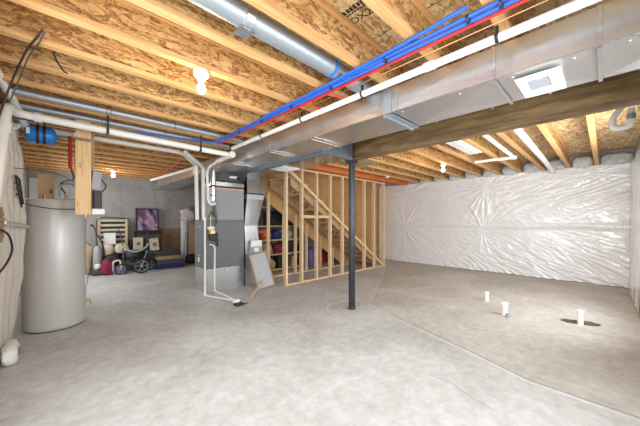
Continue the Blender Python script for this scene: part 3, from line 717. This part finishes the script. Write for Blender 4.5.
for k, (x, w, z, h, mm, kd, lab) in enumerate(items):
    if kd in ('tub', 'box'):
        t = thing('storage_'+kd, lab, kd, (x, 6.88, z))
        m = MB(); m.hull8([(x-w/2+.02, 6.7, z), (x+w/2-.02, 6.7, z), (x+w/2-.02, 7.08, z), (x-w/2+.02, 7.08, z)], [(x-w/2, 6.68, z+h*.88), (x+w/2, 6.68, z+h*.88), (x+w/2, 7.1, z+h*.88), (x-w/2, 7.1, z+h*.88)]); m.build('body', mm, t)
        MB().box(x-w/2-.01, x+w/2+.01, 6.67, 7.11, z+h*.88, z+h, .01).build('lid', 'grey' if k % 3 == 0 else mm, t)
    else:
        o = MB().blob((x, 6.86, z+h*.45), (w, .4, h), k, .35, 3).build('cloth_'+kd if kd == 'bag' else 'stuffed_toy', mm, smooth=True); tag(o, lab, kd)
for (x, y, w, h, mm, lab) in ((6.2, 6.9, .4, .62, 'purple', 'purple plastic toy car on the floor beyond the studs'), (6.75, 6.95, .34, .5, 'red', 'red bag on the floor beyond the studs'), (7.3, 7.0, .36, .42, 'maroon', 'maroon bundle on the floor right of the red bag'), (5.75, 7.0, .3, .75, 'black', 'tall black bag on the floor between shelf and purple toy')):
    o = MB().blob((x, y, h*.45), (w, .4, h), x, .3, 3).build('cloth_bag' if mm != 'purple' else 'toy_car', mm, smooth=True); tag(o, lab, 'bag' if mm != 'purple' else 'toy')

# ------------------------------------------------------------------ water heater
TX, TY, TR = .012, 5.46, .335
t = thing('water_heater', 'tall grey cylindrical water heater tank standing at the left', 'water heater', (TX, TY, 0))
MB().lathe([(TR-.03, .012), (TR-.01, .03), (TR, .06), (TR, 1.76), (TR-.012, 1.79), (TR-.05, 1.80), (.05, 1.81)], (TX, TY, 0), 64).build('tank_body', 'tank', t, True)
MB().lathe([(TR-.025, 0), (TR-.025, .03), (TR-.04, .03)], (TX, TY, 0), 48).build('base_ring', 'darkgrey', t, True)
def onT(az, z, r=TR): return Vector((TX+r*math.cos(az), TY+r*math.sin(az), z))
for z, h in ((1.62, .16), (.62, .16), ):
    a = math.radians(-10); R_ = Matrix.Rotation(a, 3, 'Z')
    m = MB(); m.obox(onT(a, z, TR+.004), (.03, .12, h), R_, .006); m.build('element_cover', 'tank', t)
m = MB(); a = math.radians(-12); p = onT(a, .30, TR+.02); m.tube([onT(a, .30, TR-.01), onT(a, .30, TR+.06)], .014, 10); m.tube([p+Vector((.03, 0, .0)), p+Vector((.03, 0, -.05))], .01, 8); m.build('drain_valve', 'brass', t)
MB().tube([(TX+.11, TY+.05, 1.80), (TX+.11, TY+.05, 1.90)], .016, 12).build('outlet_nipple', 'copper', t, True)
MB().tube([(TX-.11, TY+.05, 1.80), (TX-.11, TY+.05, 1.86)], .016, 12).build('inlet_nipple', 'copper', t, True)
tag(MB().tube(smoothpath([(.13, 5.55, 1.88), (.06, 5.40, 1.99), (.10, 5.32, 2.05), (.20, 5.34, 2.10), (.17, 5.38, 2.26)]), .012, 10).build('flex_hose', 'galv_dark', smooth=True), 'braided grey connector hose looping up from the tank top', 'hose')
tag(MB().tube(smoothpath([(.05, 5.25, 1.83), (.06, 5.24, 1.98), (.16, 5.3, 2.02), (.22, 5.4, 1.99), (.25, 5.45, 1.9)]), .011, 10).build('flex_hose', 'grey', smooth=True), 'second grey hose lying in a flatter loop over the tank top', 'hose')
tag(MB().tube([(.165, 5.38, 2.25), (.165, 5.38, 2.80)], .022, 12).build('red_riser', 'red', smooth=True), 'red upright pipe beside the hanging wooden board', 'pipe')
tag(MB().tube([(.225, 5.4, 2.2), (.225, 5.4, 2.80)], .012, 10).build('black_riser', 'black', smooth=True), 'black upright cable between the red pipe and the wooden board', 'cable')
t = thing('cardboard_box', 'tan cardboard box standing on top of the water heater', 'box', (-.04, 5.58, 1.812))
m = MB(); m.box(-.17, .0, 5.54, 5.72, 1.812, 2.16, .004); m.build('body', 'card', t)
MB().box(-.05, -.02, 5.536, 5.5395, 1.88, 1.95).build('label_patch', 'brownboard', t)
# blue expansion tank
t = thing('expansion_tank', 'blue expansion tank hung sideways under the ceiling at the left', 'expansion tank', (-.12, 5.2, 2.5))
ry = Matrix.Rotation(PI/2, 3, 'Y')
MB().lathe([(.01, -.145), (.06, -.14), (.095, -.12), (.108, -.085), (.108, .085), (.095, .12), (.06, .14), (.02, .15), (.012, .175)], (-.125, 4.92, 2.575), 36, ry).build('shell', 'bluetank', t, True)
for x in (-.15, -.09): MB().tube([(x-.015, 4.92, 2.575), (x+.015, 4.92, 2.575)], .112, 32).build('strap', 'black', t)
MB().box(-.245, -.215, 4.806, 4.8115, 2.55, 2.62).build('paper_label', 'white', t)
MB().tube([(.04, 4.92, 2.575), (.12, 4.92, 2.575)], .014, 10).build('fitting', 'galv_dark', t, True)
m = MB()
for x in (-.15, -.09): m.box(x-.008, x+.008, 4.915, 4.925, 2.68, ZJ+.01)
m.build('hanger', 'black', t)
# hanging board with gadget
t = thing('hanging_board', 'knotty pine board hanging from the joists in front of the tank', 'board', (.27, 4.62, 1.57))
MB().box(.19, .345, 4.66, 4.70, 1.575, ZJ-.001, .003).build('plank', 'board', t)
MB().box(.195, .34, 4.654, 4.66, 2.52, 2.56).build('strap_plate', 'brownboard', t)
t = thing('wall_controller', 'grey and black control box with a white foot, hung right of the pine board', 'control box', (.42, 4.75, 1.58))
MB().obox((.405, 4.72, 2.03), (.10, .06, .25), Matrix.Rotation(.10, 3, 'Y'), .01).build('grey_box', 'grey', t)
MB().box(.37, .46, 4.69, 4.75, 1.66, 1.895, .01).build('black_box', 'black', t)
MB().box(.355, .49, 4.68, 4.76, 1.58, 1.655, .01).build('white_foot', 'white', t)
MB().tube(smoothpath([(.45, 4.70, 2.06), (.50, 4.69, 1.96), (.46, 4.69, 1.88)]), .008, 8).build('plug_cord', 'black', t, True)
MB().box(.35, .385, 4.76, 4.79, 1.65, ZJ-.001).build('mounting_strip', 'stringer', t)
# wires
def wire(pts, r, mt, label): return tag(MB().tube(smoothpath(pts), r, 8).build('cable', mt, smooth=True), label, 'cable')
wire([(-.30, 4.75, 1.80), (-.32, 5.15, 1.75), (-.19, 5.168, 1.69), (.012, 5.112, 1.655), (.215, 5.17, 1.66), (.345, 5.34, 1.69), (.40, 5.5, 1.70)], .006, 'darkgrey', 'thin dark cable draped across the front of the water heater')
wire([(-.3, 4.3, 2.05), (-.05, 4.9, 2.12), (.15, 5.0, 2.05), (.34, 4.9, 1.85), (.46, 5.4, 1.75)], .005, 'darkgrey', 'thin grey cable swagging from the left wall past the pine board')
wire([(-.06, 2.76, 2.85), (-.09, 2.82, 2.81), (-.15, 3.0, 2.77), (-.22, 3.2, 2.65), (-.27, 3.28, 2.5), (-.33, 3.25, 2.2)], .007, 'black', 'black cable looping down from the joists at the upper left edge')
wire([(-.05, 2.78, 2.85), (-.08, 2.85, 2.79), (-.14, 3.05, 2.75), (-.20, 3.24, 2.63), (-.26, 3.33, 2.45)], .005, 'darkgrey', 'dark grey cable beside the black cable loop at the upper left edge')
wire([(-.01, 2.97, 2.86), (.0, 3.02, 2.80), (.05, 3.2, 2.78), (.08, 3.30, 2.80)], .007, 'black', 'short dark cable crossing a joist near the upper left')
wire([(.35, 2.5, 2.86), (1.0, 2.52, 2.86), (1.45, 2.50, 2.85), (1.9, 2.5, 2.83)], .006, 'white', 'pale cable running from the nearest bulb toward the red pipe')
wire([(4.1, 2.62, 2.86), (5.2, 2.66, 2.85), (6.3, 2.55, 2.85)], .006, 'white', 'pale cable stapled beside the far bulb beyond the beam')
# valves & hose at left edge
t = thing('valve_manifold', 'dark valves and fittings on the left edge beside the plastic', 'valve', (-.36, 3.72, 1.2))
m = MB()
for k in range(5): m.lathe([(.018, -.02), (.026, -.01), (.026, .01), (.018, .02)], (-.35, 3.80, 1.36+.05*k), 12, Matrix.Rotation(PI/2, 3, 'X' if k % 2 else 'Y'))
m.tube([(-.35, 3.8, 1.3), (-.35, 3.8, 1.62)], .012, 8); m.build('valve', 'brownboard', t)
MB().tube([(-.34, 3.82, 1.48), (-.30, 4.25, 1.46), (-.24, 5.0, 1.42)], .022, 12).build('side_pipe', 'galv', t, True)
wire([(-.34, 3.68, 1.42), (-.30, 3.80, 1.36), (-.29, 3.92, 1.22), (-.32, 3.84, 1.10), (-.36, 3.6, 1.02)], .009, 'black', 'black hose hanging in a curve at the left edge')
t = thing('metal_rack', 'small black metal rack hooked on the left wall above the tank', 'rack', (-.3, 4.7, 1.7))
m = MB()
def q(u, z): return (-.31+.05*u, 4.55+.45*u, z)
for a, b_ in (((0, 2.0), (.35, 1.98)), ((.0, 1.92), (.55, 1.9)), ((.05, 1.86), (.6, 1.84)), ((0, 2.0), (.6, 1.66)), ((.35, 1.98), (.75, 1.70)), ((.1, 1.8), (.65, 1.78))): m.tube([q(*a), q(*b_)], .009, 8)
m.build('bar', 'black', t)
t = thing('plastic_sack', 'white plastic sack with a purple print slumped on the floor at the left edge', 'sack', (-.33, 4.35, 0))
MB().blob((-.335, 4.36, .10), (.13, .36, .22), 5, .22, 3).build('bag_body', 'pvc', t, True)
MB().blob((-.285, 4.33, .115), (.05, .16, .075), 7, .2, 2).build('print', 'purple', t, True)

# ------------------------------------------------------------------ clutter along the back wall
tag(MB().box(XW+.02, -.08, YN-.06, YN-.015, 1.95, 2.62, .003).build('foam_board', 'foam'), 'pale blue foam board against the back wall behind the tank', 'foam board')
t = thing('slatted_crib', 'folded crib side with tan frame and dark gaps between slats, leaning on the back wall', 'crib', (1.25, 10.2, 0))
for x in (.93, 1.58): MB().box(x-.03, x+.03, 10.12, 10.17, 0, 1.60, .008).build('post', 'stud', t)
for z in (.40, .62, .80, .94, 1.08, 1.22, 1.36, 1.50): MB().box(.961, 1.549, 10.13, 10.16, z-.035, z+.035, .006).build('slat', 'cream', t)
MB().box(.96, 1.55, 10.175, 10.19, .3, 1.55).build('dark_backing', 'black', t)
MB().tube(bend([(.86, 10.05, .3), (.86, 10.05, 1.52), (1.0, 10.06, 1.60), (1.66, 10.06, 1.56), (1.68, 10.06, .3)], .08), .014, 10).build('metal_loop', 'darkgrey', t, True)
t = thing('upright_vacuum', 'grey upright vacuum cleaner standing at the left end of the clutter', 'vacuum cleaner', (.85, 9.7, 0))
MB().box(.72, 1.0, 9.55, 9.86, .02, .14, .03).build('floor_head', 'darkgrey', t)
MB().lathe([(.08, .12), (.105, .2), (.105, .62), (.085, .74), (.05, .80)], (.86, 9.74, 0), 24).build('dust_canister', 'grey', t, True)
MB().lathe([(.06, .0), (.075, .03), (.075, .10), (.05, .13)], (.86, 9.66, .18), 20).build('motor_dome', 'white', t, True)
MB().tube(bend([(.86, 9.80, .75), (.82, 9.84, 1.25), (.74, 9.80, 1.40), (.72, 9.76, 1.34)], .06), .018, 10).build('handle', 'darkgrey', t, True)
MB().tube(smoothpath([(.94, 9.74, .2), (1.0, 9.76, .6), (.93, 9.8, .95), (.86, 9.82, 1.1)]), .02, 10).build('hose', 'black', t, True)
for x in (.74, .98): MB().tube([(x-.015, 9.84, .05), (x+.015, 9.84, .05)], .05, 16).build('wheel', 'black', t, True)
t = thing('white_box', 'square white box propped on cushions in front of the crib slats', 'box', (1.15, 9.97, .80))
MB().box(1.02, 1.29, 9.92, 10.04, .82, 1.12, .006).build('body', 'white', t); MB().box(1.01, 1.30, 9.91, 10.05, 1.12, 1.14, .003).build('lid', 'white', t)
def blobthing(name, c, s, m_, lab, cat, seed, amp=.25): return tag(MB().blob(c, s, seed, amp, 3).build(name, m_, smooth=True), lab, cat)
blobthing('cushion', (1.07, 9.87, .65), (.34, .22, .36), 'cream', 'left of two cream cushions piled before the crib', 'cushion', 11, .12)
blobthing('cushion', (1.42, 9.87, .68), (.34, .22, .30), 'cream', 'right of two cream cushions piled before the crib', 'cushion', 12, .12)
blobthing('duffel_bag', (1.22, 9.86, .33), (.40, .30, .48), 'black', 'black duffel bag under the cream cushions', 'bag', 13)
blobthing('cloth_bag', (1.04, 9.52, .22), (.26, .26, .44), 'maroon', 'maroon bag on the floor right of the vacuum cleaner', 'bag', 14)
t = thing('ride_on_toy', 'white and purple ride-on toy on the floor right of the maroon bag', 'toy', (1.25, 9.45, 0))
MB().blob((1.25, 9.45, .10), (.2, .24, .2), 3, .12, 3).build('seat', 'purple', t, True)
MB().tube(bend([(1.17, 9.42, .10), (1.16, 9.44, .36), (1.33, 9.44, .40), (1.36, 9.42, .08)], .08), .028, 12).build('shell_rim', 'cream', t, True)
blobthing('cloth_bag', (.62, 9.9, .45), (.28, .3, .9), 'tan', 'tall tan bag half hidden between tank and vacuum cleaner', 'bag', 33)
blobthing('black_coat', (1.71, 10.2, .46), (.16, .2, .9), 'black', 'black coat heaped between the crib and the cabinet, behind the stroller', 'coat', 51, .3)
blobthing('dark_blanket', (1.66, 9.88, .2), (.30, .18, .4), 'green_cloth', 'dark blanket bunched on the floor behind the stroller', 'blanket', 52, .3)
# stroller
t = thing('baby_stroller', 'black and grey baby stroller with spoked wheels facing the room', 'stroller', (1.7, 9.35, 0))
def wheel(x, y, r):
    wr = MB(); ang = [2*PI*k/24 for k in range(25)]
    wr.tube([(x, y, r)] and [Vector((x+r*.88*math.cos(a), y, r+r*.88*math.sin(a))) for a in ang], r*.12, 8, False)
    w_ = wr.build('wheel', 'black', t, True)
    m = MB(); m.tube([Vector((x+r*.72*math.cos(a), y, r+r*.72*math.sin(a))) for a in ang], r*.05, 6, False)
    for k in range(6): a = 2*PI*k/6; m.bar((x, y, r), (x+r*.7*math.cos(a), y, r+r*.7*math.sin(a)), .015, .015, (0, 1, 0))
    m.tube([(x, y-.02, r), (x, y+.02, r)], .03, 12); m.build('hub', 'grey', w_)
wheel(1.78, 9.12, .215); wheel(1.32, 9.30, .15); wheel(2.08, 9.60, .16)
MB().tube(bend([(1.40, 9.36, .18), (1.38, 9.45, .95), (1.30, 9.55, 1.25)], .1), .016, 10).build('frame_tube', 'darkgrey', t, True)
MB().tube(bend([(1.98, 9.30, .22), (1.98, 9.35, .95), (2.02, 9.5, 1.35), (1.85, 9.5, 1.38)], .1), .016, 10).build('frame_tube', 'black', t, True)
MB().tube([(1.78, 9.16, .215), (1.98, 9.40, .62)], .016, 10).build('frame_tube', 'grey', t, True)
MB().tube(smoothpath([(1.36, 9.34, .78), (1.50, 9.26, .66), (1.70, 9.24, .62), (1.92, 9.28, .72), (1.98, 9.34, .82)]), .028, 12).build('bumper_bar', 'grey', t, True)
MB().blob((1.68, 9.50, .50), (.50, .36, .30), 6, .15, 3).build('seat', 'black', t, True)
MB().blob((1.68, 9.60, .24), (.46, .36, .14), 8, .15, 3).build('storage_basket', 'darkgrey', t, True)
# cabinet, picture
t = thing('black_cabinet', 'low black cabinet behind the stroller with a framed picture on top', 'cabinet', (2.15, 10.15, 0))
MB().box(1.84, 2.47, 9.98, 10.34, .05, 1.12, .005).build('body', 'black', t); MB().box(1.80, 2.51, 9.95, 10.36, 1.12, 1.15, .004).build('top', 'black', t)
for x in (1.86, 2.16): MB().box(x, x+.285, 9.965, 9.9795, .12, 1.05, .003).build('door', 'darkgrey', t)
t = thing('framed_picture', 'abstract purple and red picture in a black frame standing on the cabinet', 'picture', (2.16, 10.25, 1.15))
Rl = Matrix.Rotation(math.radians(-7), 3, 'X')
m = MB()
for s in (-1, 1): m.obox(Vector((2.16, 10.26, 1.52))+Rl@Vector((s*.30, 0, 0)), (.035, .03, .74), Rl); m.obox(Vector((2.16, 10.26, 1.52))+Rl@Vector((0, 0, s*.352)), (.565, .03, .035), Rl)
m.build('frame', 'black', t)
MB().obox((2.16, 10.262, 1.52), (.565, .012, .67), Rl).build('print', 'art', t)
for (x, z, w, h, lab) in ((1.83, .62, .24, .36, 'small pale box with a dark square, left one standing in front of the black cabinet'), (2.26, .56, .24, .38, 'small pale box, right one tilted in front of the black cabinet')):
    t = thing('small_box', lab, 'box', (x, 9.85, z))
    Rr = Matrix.Rotation(0 if x < 2 else -.1, 3, 'Y')
    MB().obox((x, 9.86, z+h/2), (w, .1, h), Rr, .005).build('body', 'cream', t)
    MB().obox((x, 9.806, z+h/2), (.09, .004, .1), Rr).build('emblem', 'brownboard', t)
blobthing('cloth_bag', (2.12, 9.84, .31), (.52, .18, .56), 'darkgrey', 'dark bag filling the space below the small pale boxes', 'bag', 41, .12)
# mats
for k, (z, h, m_, x0, x1, lab) in enumerate(((0.0, .15, 'navy', 2.20, 3.0, 'navy folded mat at the bottom of the stack'), (.15, .14, 'green_cloth', 2.25, 3.02, 'grey green folded mat second in the stack'), (.29, .11, 'tan', 2.22, 2.92, 'tan folded blanket third in the stack'), (.40, .13, 'darkgrey', 2.2, 2.94, 'dark folded cushion on top of the stack'))):
    t = thing('folded_mat', lab, 'mat', ((x0+x1)/2, 9.6, z), 'folded mats stacked in front of the brown board')
    for q_ in range(2): MB().box(x0+.01*q_, x1-.015*q_, 9.42, 9.84, z+q_*h/2+.001, z+(q_+1)*h/2-.001, min(.03, h/4.2)).build('fold', m_, t, True)
Rb = Matrix.Rotation(math.radians(-6), 3, 'X')
tag(MB().obox((2.9, 10.36, .62), (.66, .02, 1.23), Rb).build('hardboard_sheet', 'brownboard'), 'brown hardboard sheet leaning on the back wall behind the mats', 'board')
t = thing('ironing_board', 'tall white padded board standing on end beside the furnace', 'ironing board', (3.3, 10.2, 0))
MB().box(3.16, 3.36, 10.22, 10.27, .03, 1.5, .02).build('padded_top', 'white', t, True)
MB().tube([(3.2, 10.18, .0), (3.3, 10.18, 1.1)], .012, 8).build('leg', 'grey', t, True)
tag(MB().box(3.42, 3.66, 10.25, 10.31, .0, 1.40, .01).build('tan_panel', 'tan'), 'tan panel standing right of the white padded board', 'panel')
blobthing('black_suitcase', (3.5, 10.05, .16), (.5, .24, .34), 'black', 'black case on the floor in front of the tan panel', 'case', 22, .1)
blobthing('floral_bundle', (3.36, 10.14, 1.68), (.46, .24, .42), 'floral', 'white and pink patterned bundle piled on top of the padded board', 'bundle', 23, .4)
blobthing('dark_hat', (3.48, 10.12, 1.93), (.24, .2, .14), 'brownboard', 'dark red brown cap on top of the patterned bundle', 'hat', 24, .2)

# ------------------------------------------------------------------ lights (fixtures)
def lamp(x, y, label, grp=None):
    t = thing('ceiling_bulb', label, 'light', (x, y, ZJ-.2))
    MB().lathe([(.062, 0), (.066, -.012), (.060, -.045), (.040, -.060), (.034, -.072)][::-1], (x, y, ZJ-.001), 28).build('lampholder', 'white', t, True)
    MB().lathe([(.014, 0), (.016, -.03), (.032, -.062), (.036, -.085), (.028, -.108), (.010, -.120)][::-1], (x, y, ZJ-.075), 24).build('bulb', 'bulb', t, True)
    return t
lamp(.92, 2.44, 'nearest bare glowing bulb in a white lampholder under the joists')
lamp(6.35, 2.55, 'bare glowing bulb beyond the beam near the plastic wall')
lamp(1.08, 8.70, 'bare glowing bulb near the grey concrete back wall')
t = thing('smoke_alarm', 'small white smoke alarm on a joist near the stair wall corner', 'smoke alarm', (7.1, 4.48, 2.76))
MB().lathe([(.05, -.035), (.062, -.02), (.062, 0)], (7.1, 4.48, ZJ-.001), 24).build('housing', 'white', t, True)
MB().lathe([(.008, -.042), (.008, -.036)], (7.1, 4.48, ZJ-.001), 10).build('test_button', 'grey', t, True)

# pipes beyond the beam
def pv(pts, r, label, rad=.06):
    t = thing('drain_pipe', label, 'pipe', pts[0])
    MB().tube(bend(pts, rad) if len(pts) > 2 else pts, r, 16).build('tube', 'pvc', t, True)
    for p, q2 in ((pts[0], pts[1]), (pts[-1], pts[-2])):
        p = Vector(p); d = (Vector(q2)-p).normalized(); MB().tube([p+d*.25, p+d*.32], r+.007, 16).build('coupling', 'pvc', t, True)
    return t
pv([(3.75, .83, 2.76), (7.3, .88, 2.76), (8.9, .88, 2.70)], .048, 'thick white drain pipe beyond the beam, between second and third joists from the right')
pv([(3.75, 1.28, 2.83), (6.7, 1.28, 2.78), (6.66, 1.55, 2.775)], .034, 'thinner white pipe beyond the beam with an elbow at its end')
tag(MB().tube([(6.6, 1.30, 2.765), (6.55, 1.95, 2.765)], .030, 14).build('drain_branch', 'pvc', smooth=True), 'short white pipe stub crossing under a joist beyond the beam', 'pipe')
t = thing('light_panel', 'long white rectangular fixture tucked between joists beyond the beam', 'fixture', (5, 1.77, 2.75))
MB().box(4.05, 5.85, 1.617, 1.83, 2.79, 2.86, .01).build('housing', 'white', t)
MB().box(4.08, 5.82, 1.69, 1.83, 2.78, 2.789).build('lens', 'pvc', t)
t = thing('joist_panel', 'pale flat metal panel nailed under joists near the stair wall', 'panel', (5, 3.8, 2.79))
MB().box(4.15, 5.3, 3.56, 4.0, 2.786, 2.7998).build('sheet', 'galv', t)
t = thing('trap_drain', 'white plastic drain with a U-shaped trap hanging from the ceiling at the right edge', 'pipe', (4.5, -.1, 2.5))
MB().tube(bend([(4.5, .10, 2.79), (4.5, -.10, 2.79), (4.5, -.22, 2.79)], .05), .033, 16).build('closet_arm', 'pvc', t, True)
MB().tube(bend([(4.5, -.15, 2.77), (4.5, -.06, 2.65), (4.5, -.06, 2.52), (4.5, -.19, 2.52), (4.5, -.20, 2.72)], .055), .029, 16).build('trap', 'pvc', t, True)
MB().tube([(4.5, -.197, 2.60), (4.5, -.198, 2.66)], .036, 16).build('coupling', 'band', t, True)
# floor stubs
def stub(x, y, h, r, label):
    t = thing('floor_stub', label, 'pipe stub', (x, y, 0), 'capped pipe stubs in the floor')
    MB().lathe([(r, 0), (r, h-.03)], (x, y, 0), 20).build('tube', 'pvc', t, True)
    MB().lathe([(r+.008, h-.03), (r+.008, h), (r, h+.005)], (x, y, 0), 20).build('cap', 'white', t, True)
    return t
stub(5.80, 1.53, .17, .032, 'thin white capped pipe stub in the floor, farthest to the left')
s2 = stub(5.12, 1.10, .20, .042, 'thicker white capped pipe stub in the floor, in the middle')
MB().tube([(5.05, 1.04, .0), (5.05, 1.04, .06)], .03, 12).build('side_stub', 'grey', s2, True)
stub(5.47, .245, .20, .036, 'white pipe stub rising out of a rough hole in the floor')
MB().blob((5.55, .25, -.002), (.20, .42, .03), 9, .35, 3, Matrix.Rotation(.3, 3, 'Z'), False).build('floor_hole', 'dirt', fl, True)
# OSB stamp on the subfloor
def text(s_, size, c, rotz, m_, name, parent):
    cu = bpy.data.curves.new(name, 'FONT'); cu.body = s_; cu.size = size; cu.extrude = .0008; cu.align_x = 'CENTER'; cu.align_y = 'CENTER'
    o = bpy.data.objects.new(name, cu); C.objects.link(o)
    bpy.context.view_layer.update()
    me = bpy.data.meshes.new_from_object(o.evaluated_get(bpy.context.evaluated_depsgraph_get()))
    bpy.data.objects.remove(o)
    o = bpy.data.objects.new(name, me); C.objects.link(o); me.materials.clear(); me.materials.append(M[m_])
    o.parent = parent; o.location = Vector(c)-wloc(parent); o.rotation_euler = (PI, 0, rotz)
    return o
ceil = bpy.data.objects['ceiling']
stc = (1.67, 1.26+.02, ZS-.0015)
text('DX24', .10, (1.73, 1.30, ZS-.0015), math.radians(-90), 'ink', 'printed_stamp', ceil)
m = MB()
for k in range(7): m.box(1.595+.0, 1.635, 1.19+.033*k, 1.212+.033*k, ZS-.002, ZS-.0003)
for k in range(9): m.box(1.645, 1.66, 1.19+.025*k, 1.207+.025*k, ZS-.002, ZS-.0003)
m.build('printed_block', 'ink', ceil)
m = MB()
for x in (.8, 2.02): m.box(x-.002, x+.002, YS, YN, ZS-.003, ZS-.0002)
for x in (4.5, 5.7, 6.9): m.box(x-.002, x+.002, YS, YN, ZS-.003, ZS-.0002)
m.build('panel_seam', 'ink', ceil)

# ------------------------------------------------------------------ fill lights added in made-up windows, camera
def area(name, loc_, rot_, sx_, sy_, e, col):
    L = bpy.data.lights.new(name, 'AREA'); L.shape = 'RECTANGLE'; L.size = sx_; L.size_y = sy_; L.energy = e; L.color = col
    o = bpy.data.objects.new(name, L); C.objects.link(o); o.location = loc_; o.rotation_euler = rot_; return o
fill_col = (0.88, 0.95, 1.0)
area('added_fill_light', (XW-.10, 1.5, 1.75), (0, math.radians(-72), 0), 1.4, 2.3, 105, fill_col)  # unseen fill lamps, added to light the room evenly
area('added_fill_light', (1.9, YS-.10, 1.75), (math.radians(62), 0, 0), 2.5, 1.4, 100, fill_col)
area('added_fill_light', (5.3, YS-.10, 1.75), (math.radians(88), 0, math.radians(-30)), 2.0, 1.4, 130, fill_col)
area('added_fill_light', (XW-.10, 8.2, 1.75), (0, math.radians(-65), 0), 1.4, 2.3, 75, fill_col)
w = bpy.data.worlds.new('world'); bpy.context.scene.world = w; w.use_nodes = True
w.node_tree.nodes['Background'].inputs[0].default_value = (.8, .9, 1, 1); w.node_tree.nodes['Background'].inputs[1].default_value = .6
cam = bpy.data.cameras.new('camera'); co = bpy.data.objects.new('camera', cam); C.objects.link(co)
co.location = (0, 0, 1.5); co.rotation_euler = (PI/2, 0, math.radians(-44))
cam.sensor_width = 36; cam.lens = 275/640*36; cam.shift_y = 7.5/640; cam.clip_start = .02
sc = bpy.context.scene; sc.camera = co
sc.view_settings.view_transform = 'Standard'; sc.view_settings.look = 'None'; sc.view_settings.exposure = 0.12; sc.view_settings.gamma = 1
sc.cycles.max_bounces = 10; sc.cycles.diffuse_bounces = 6
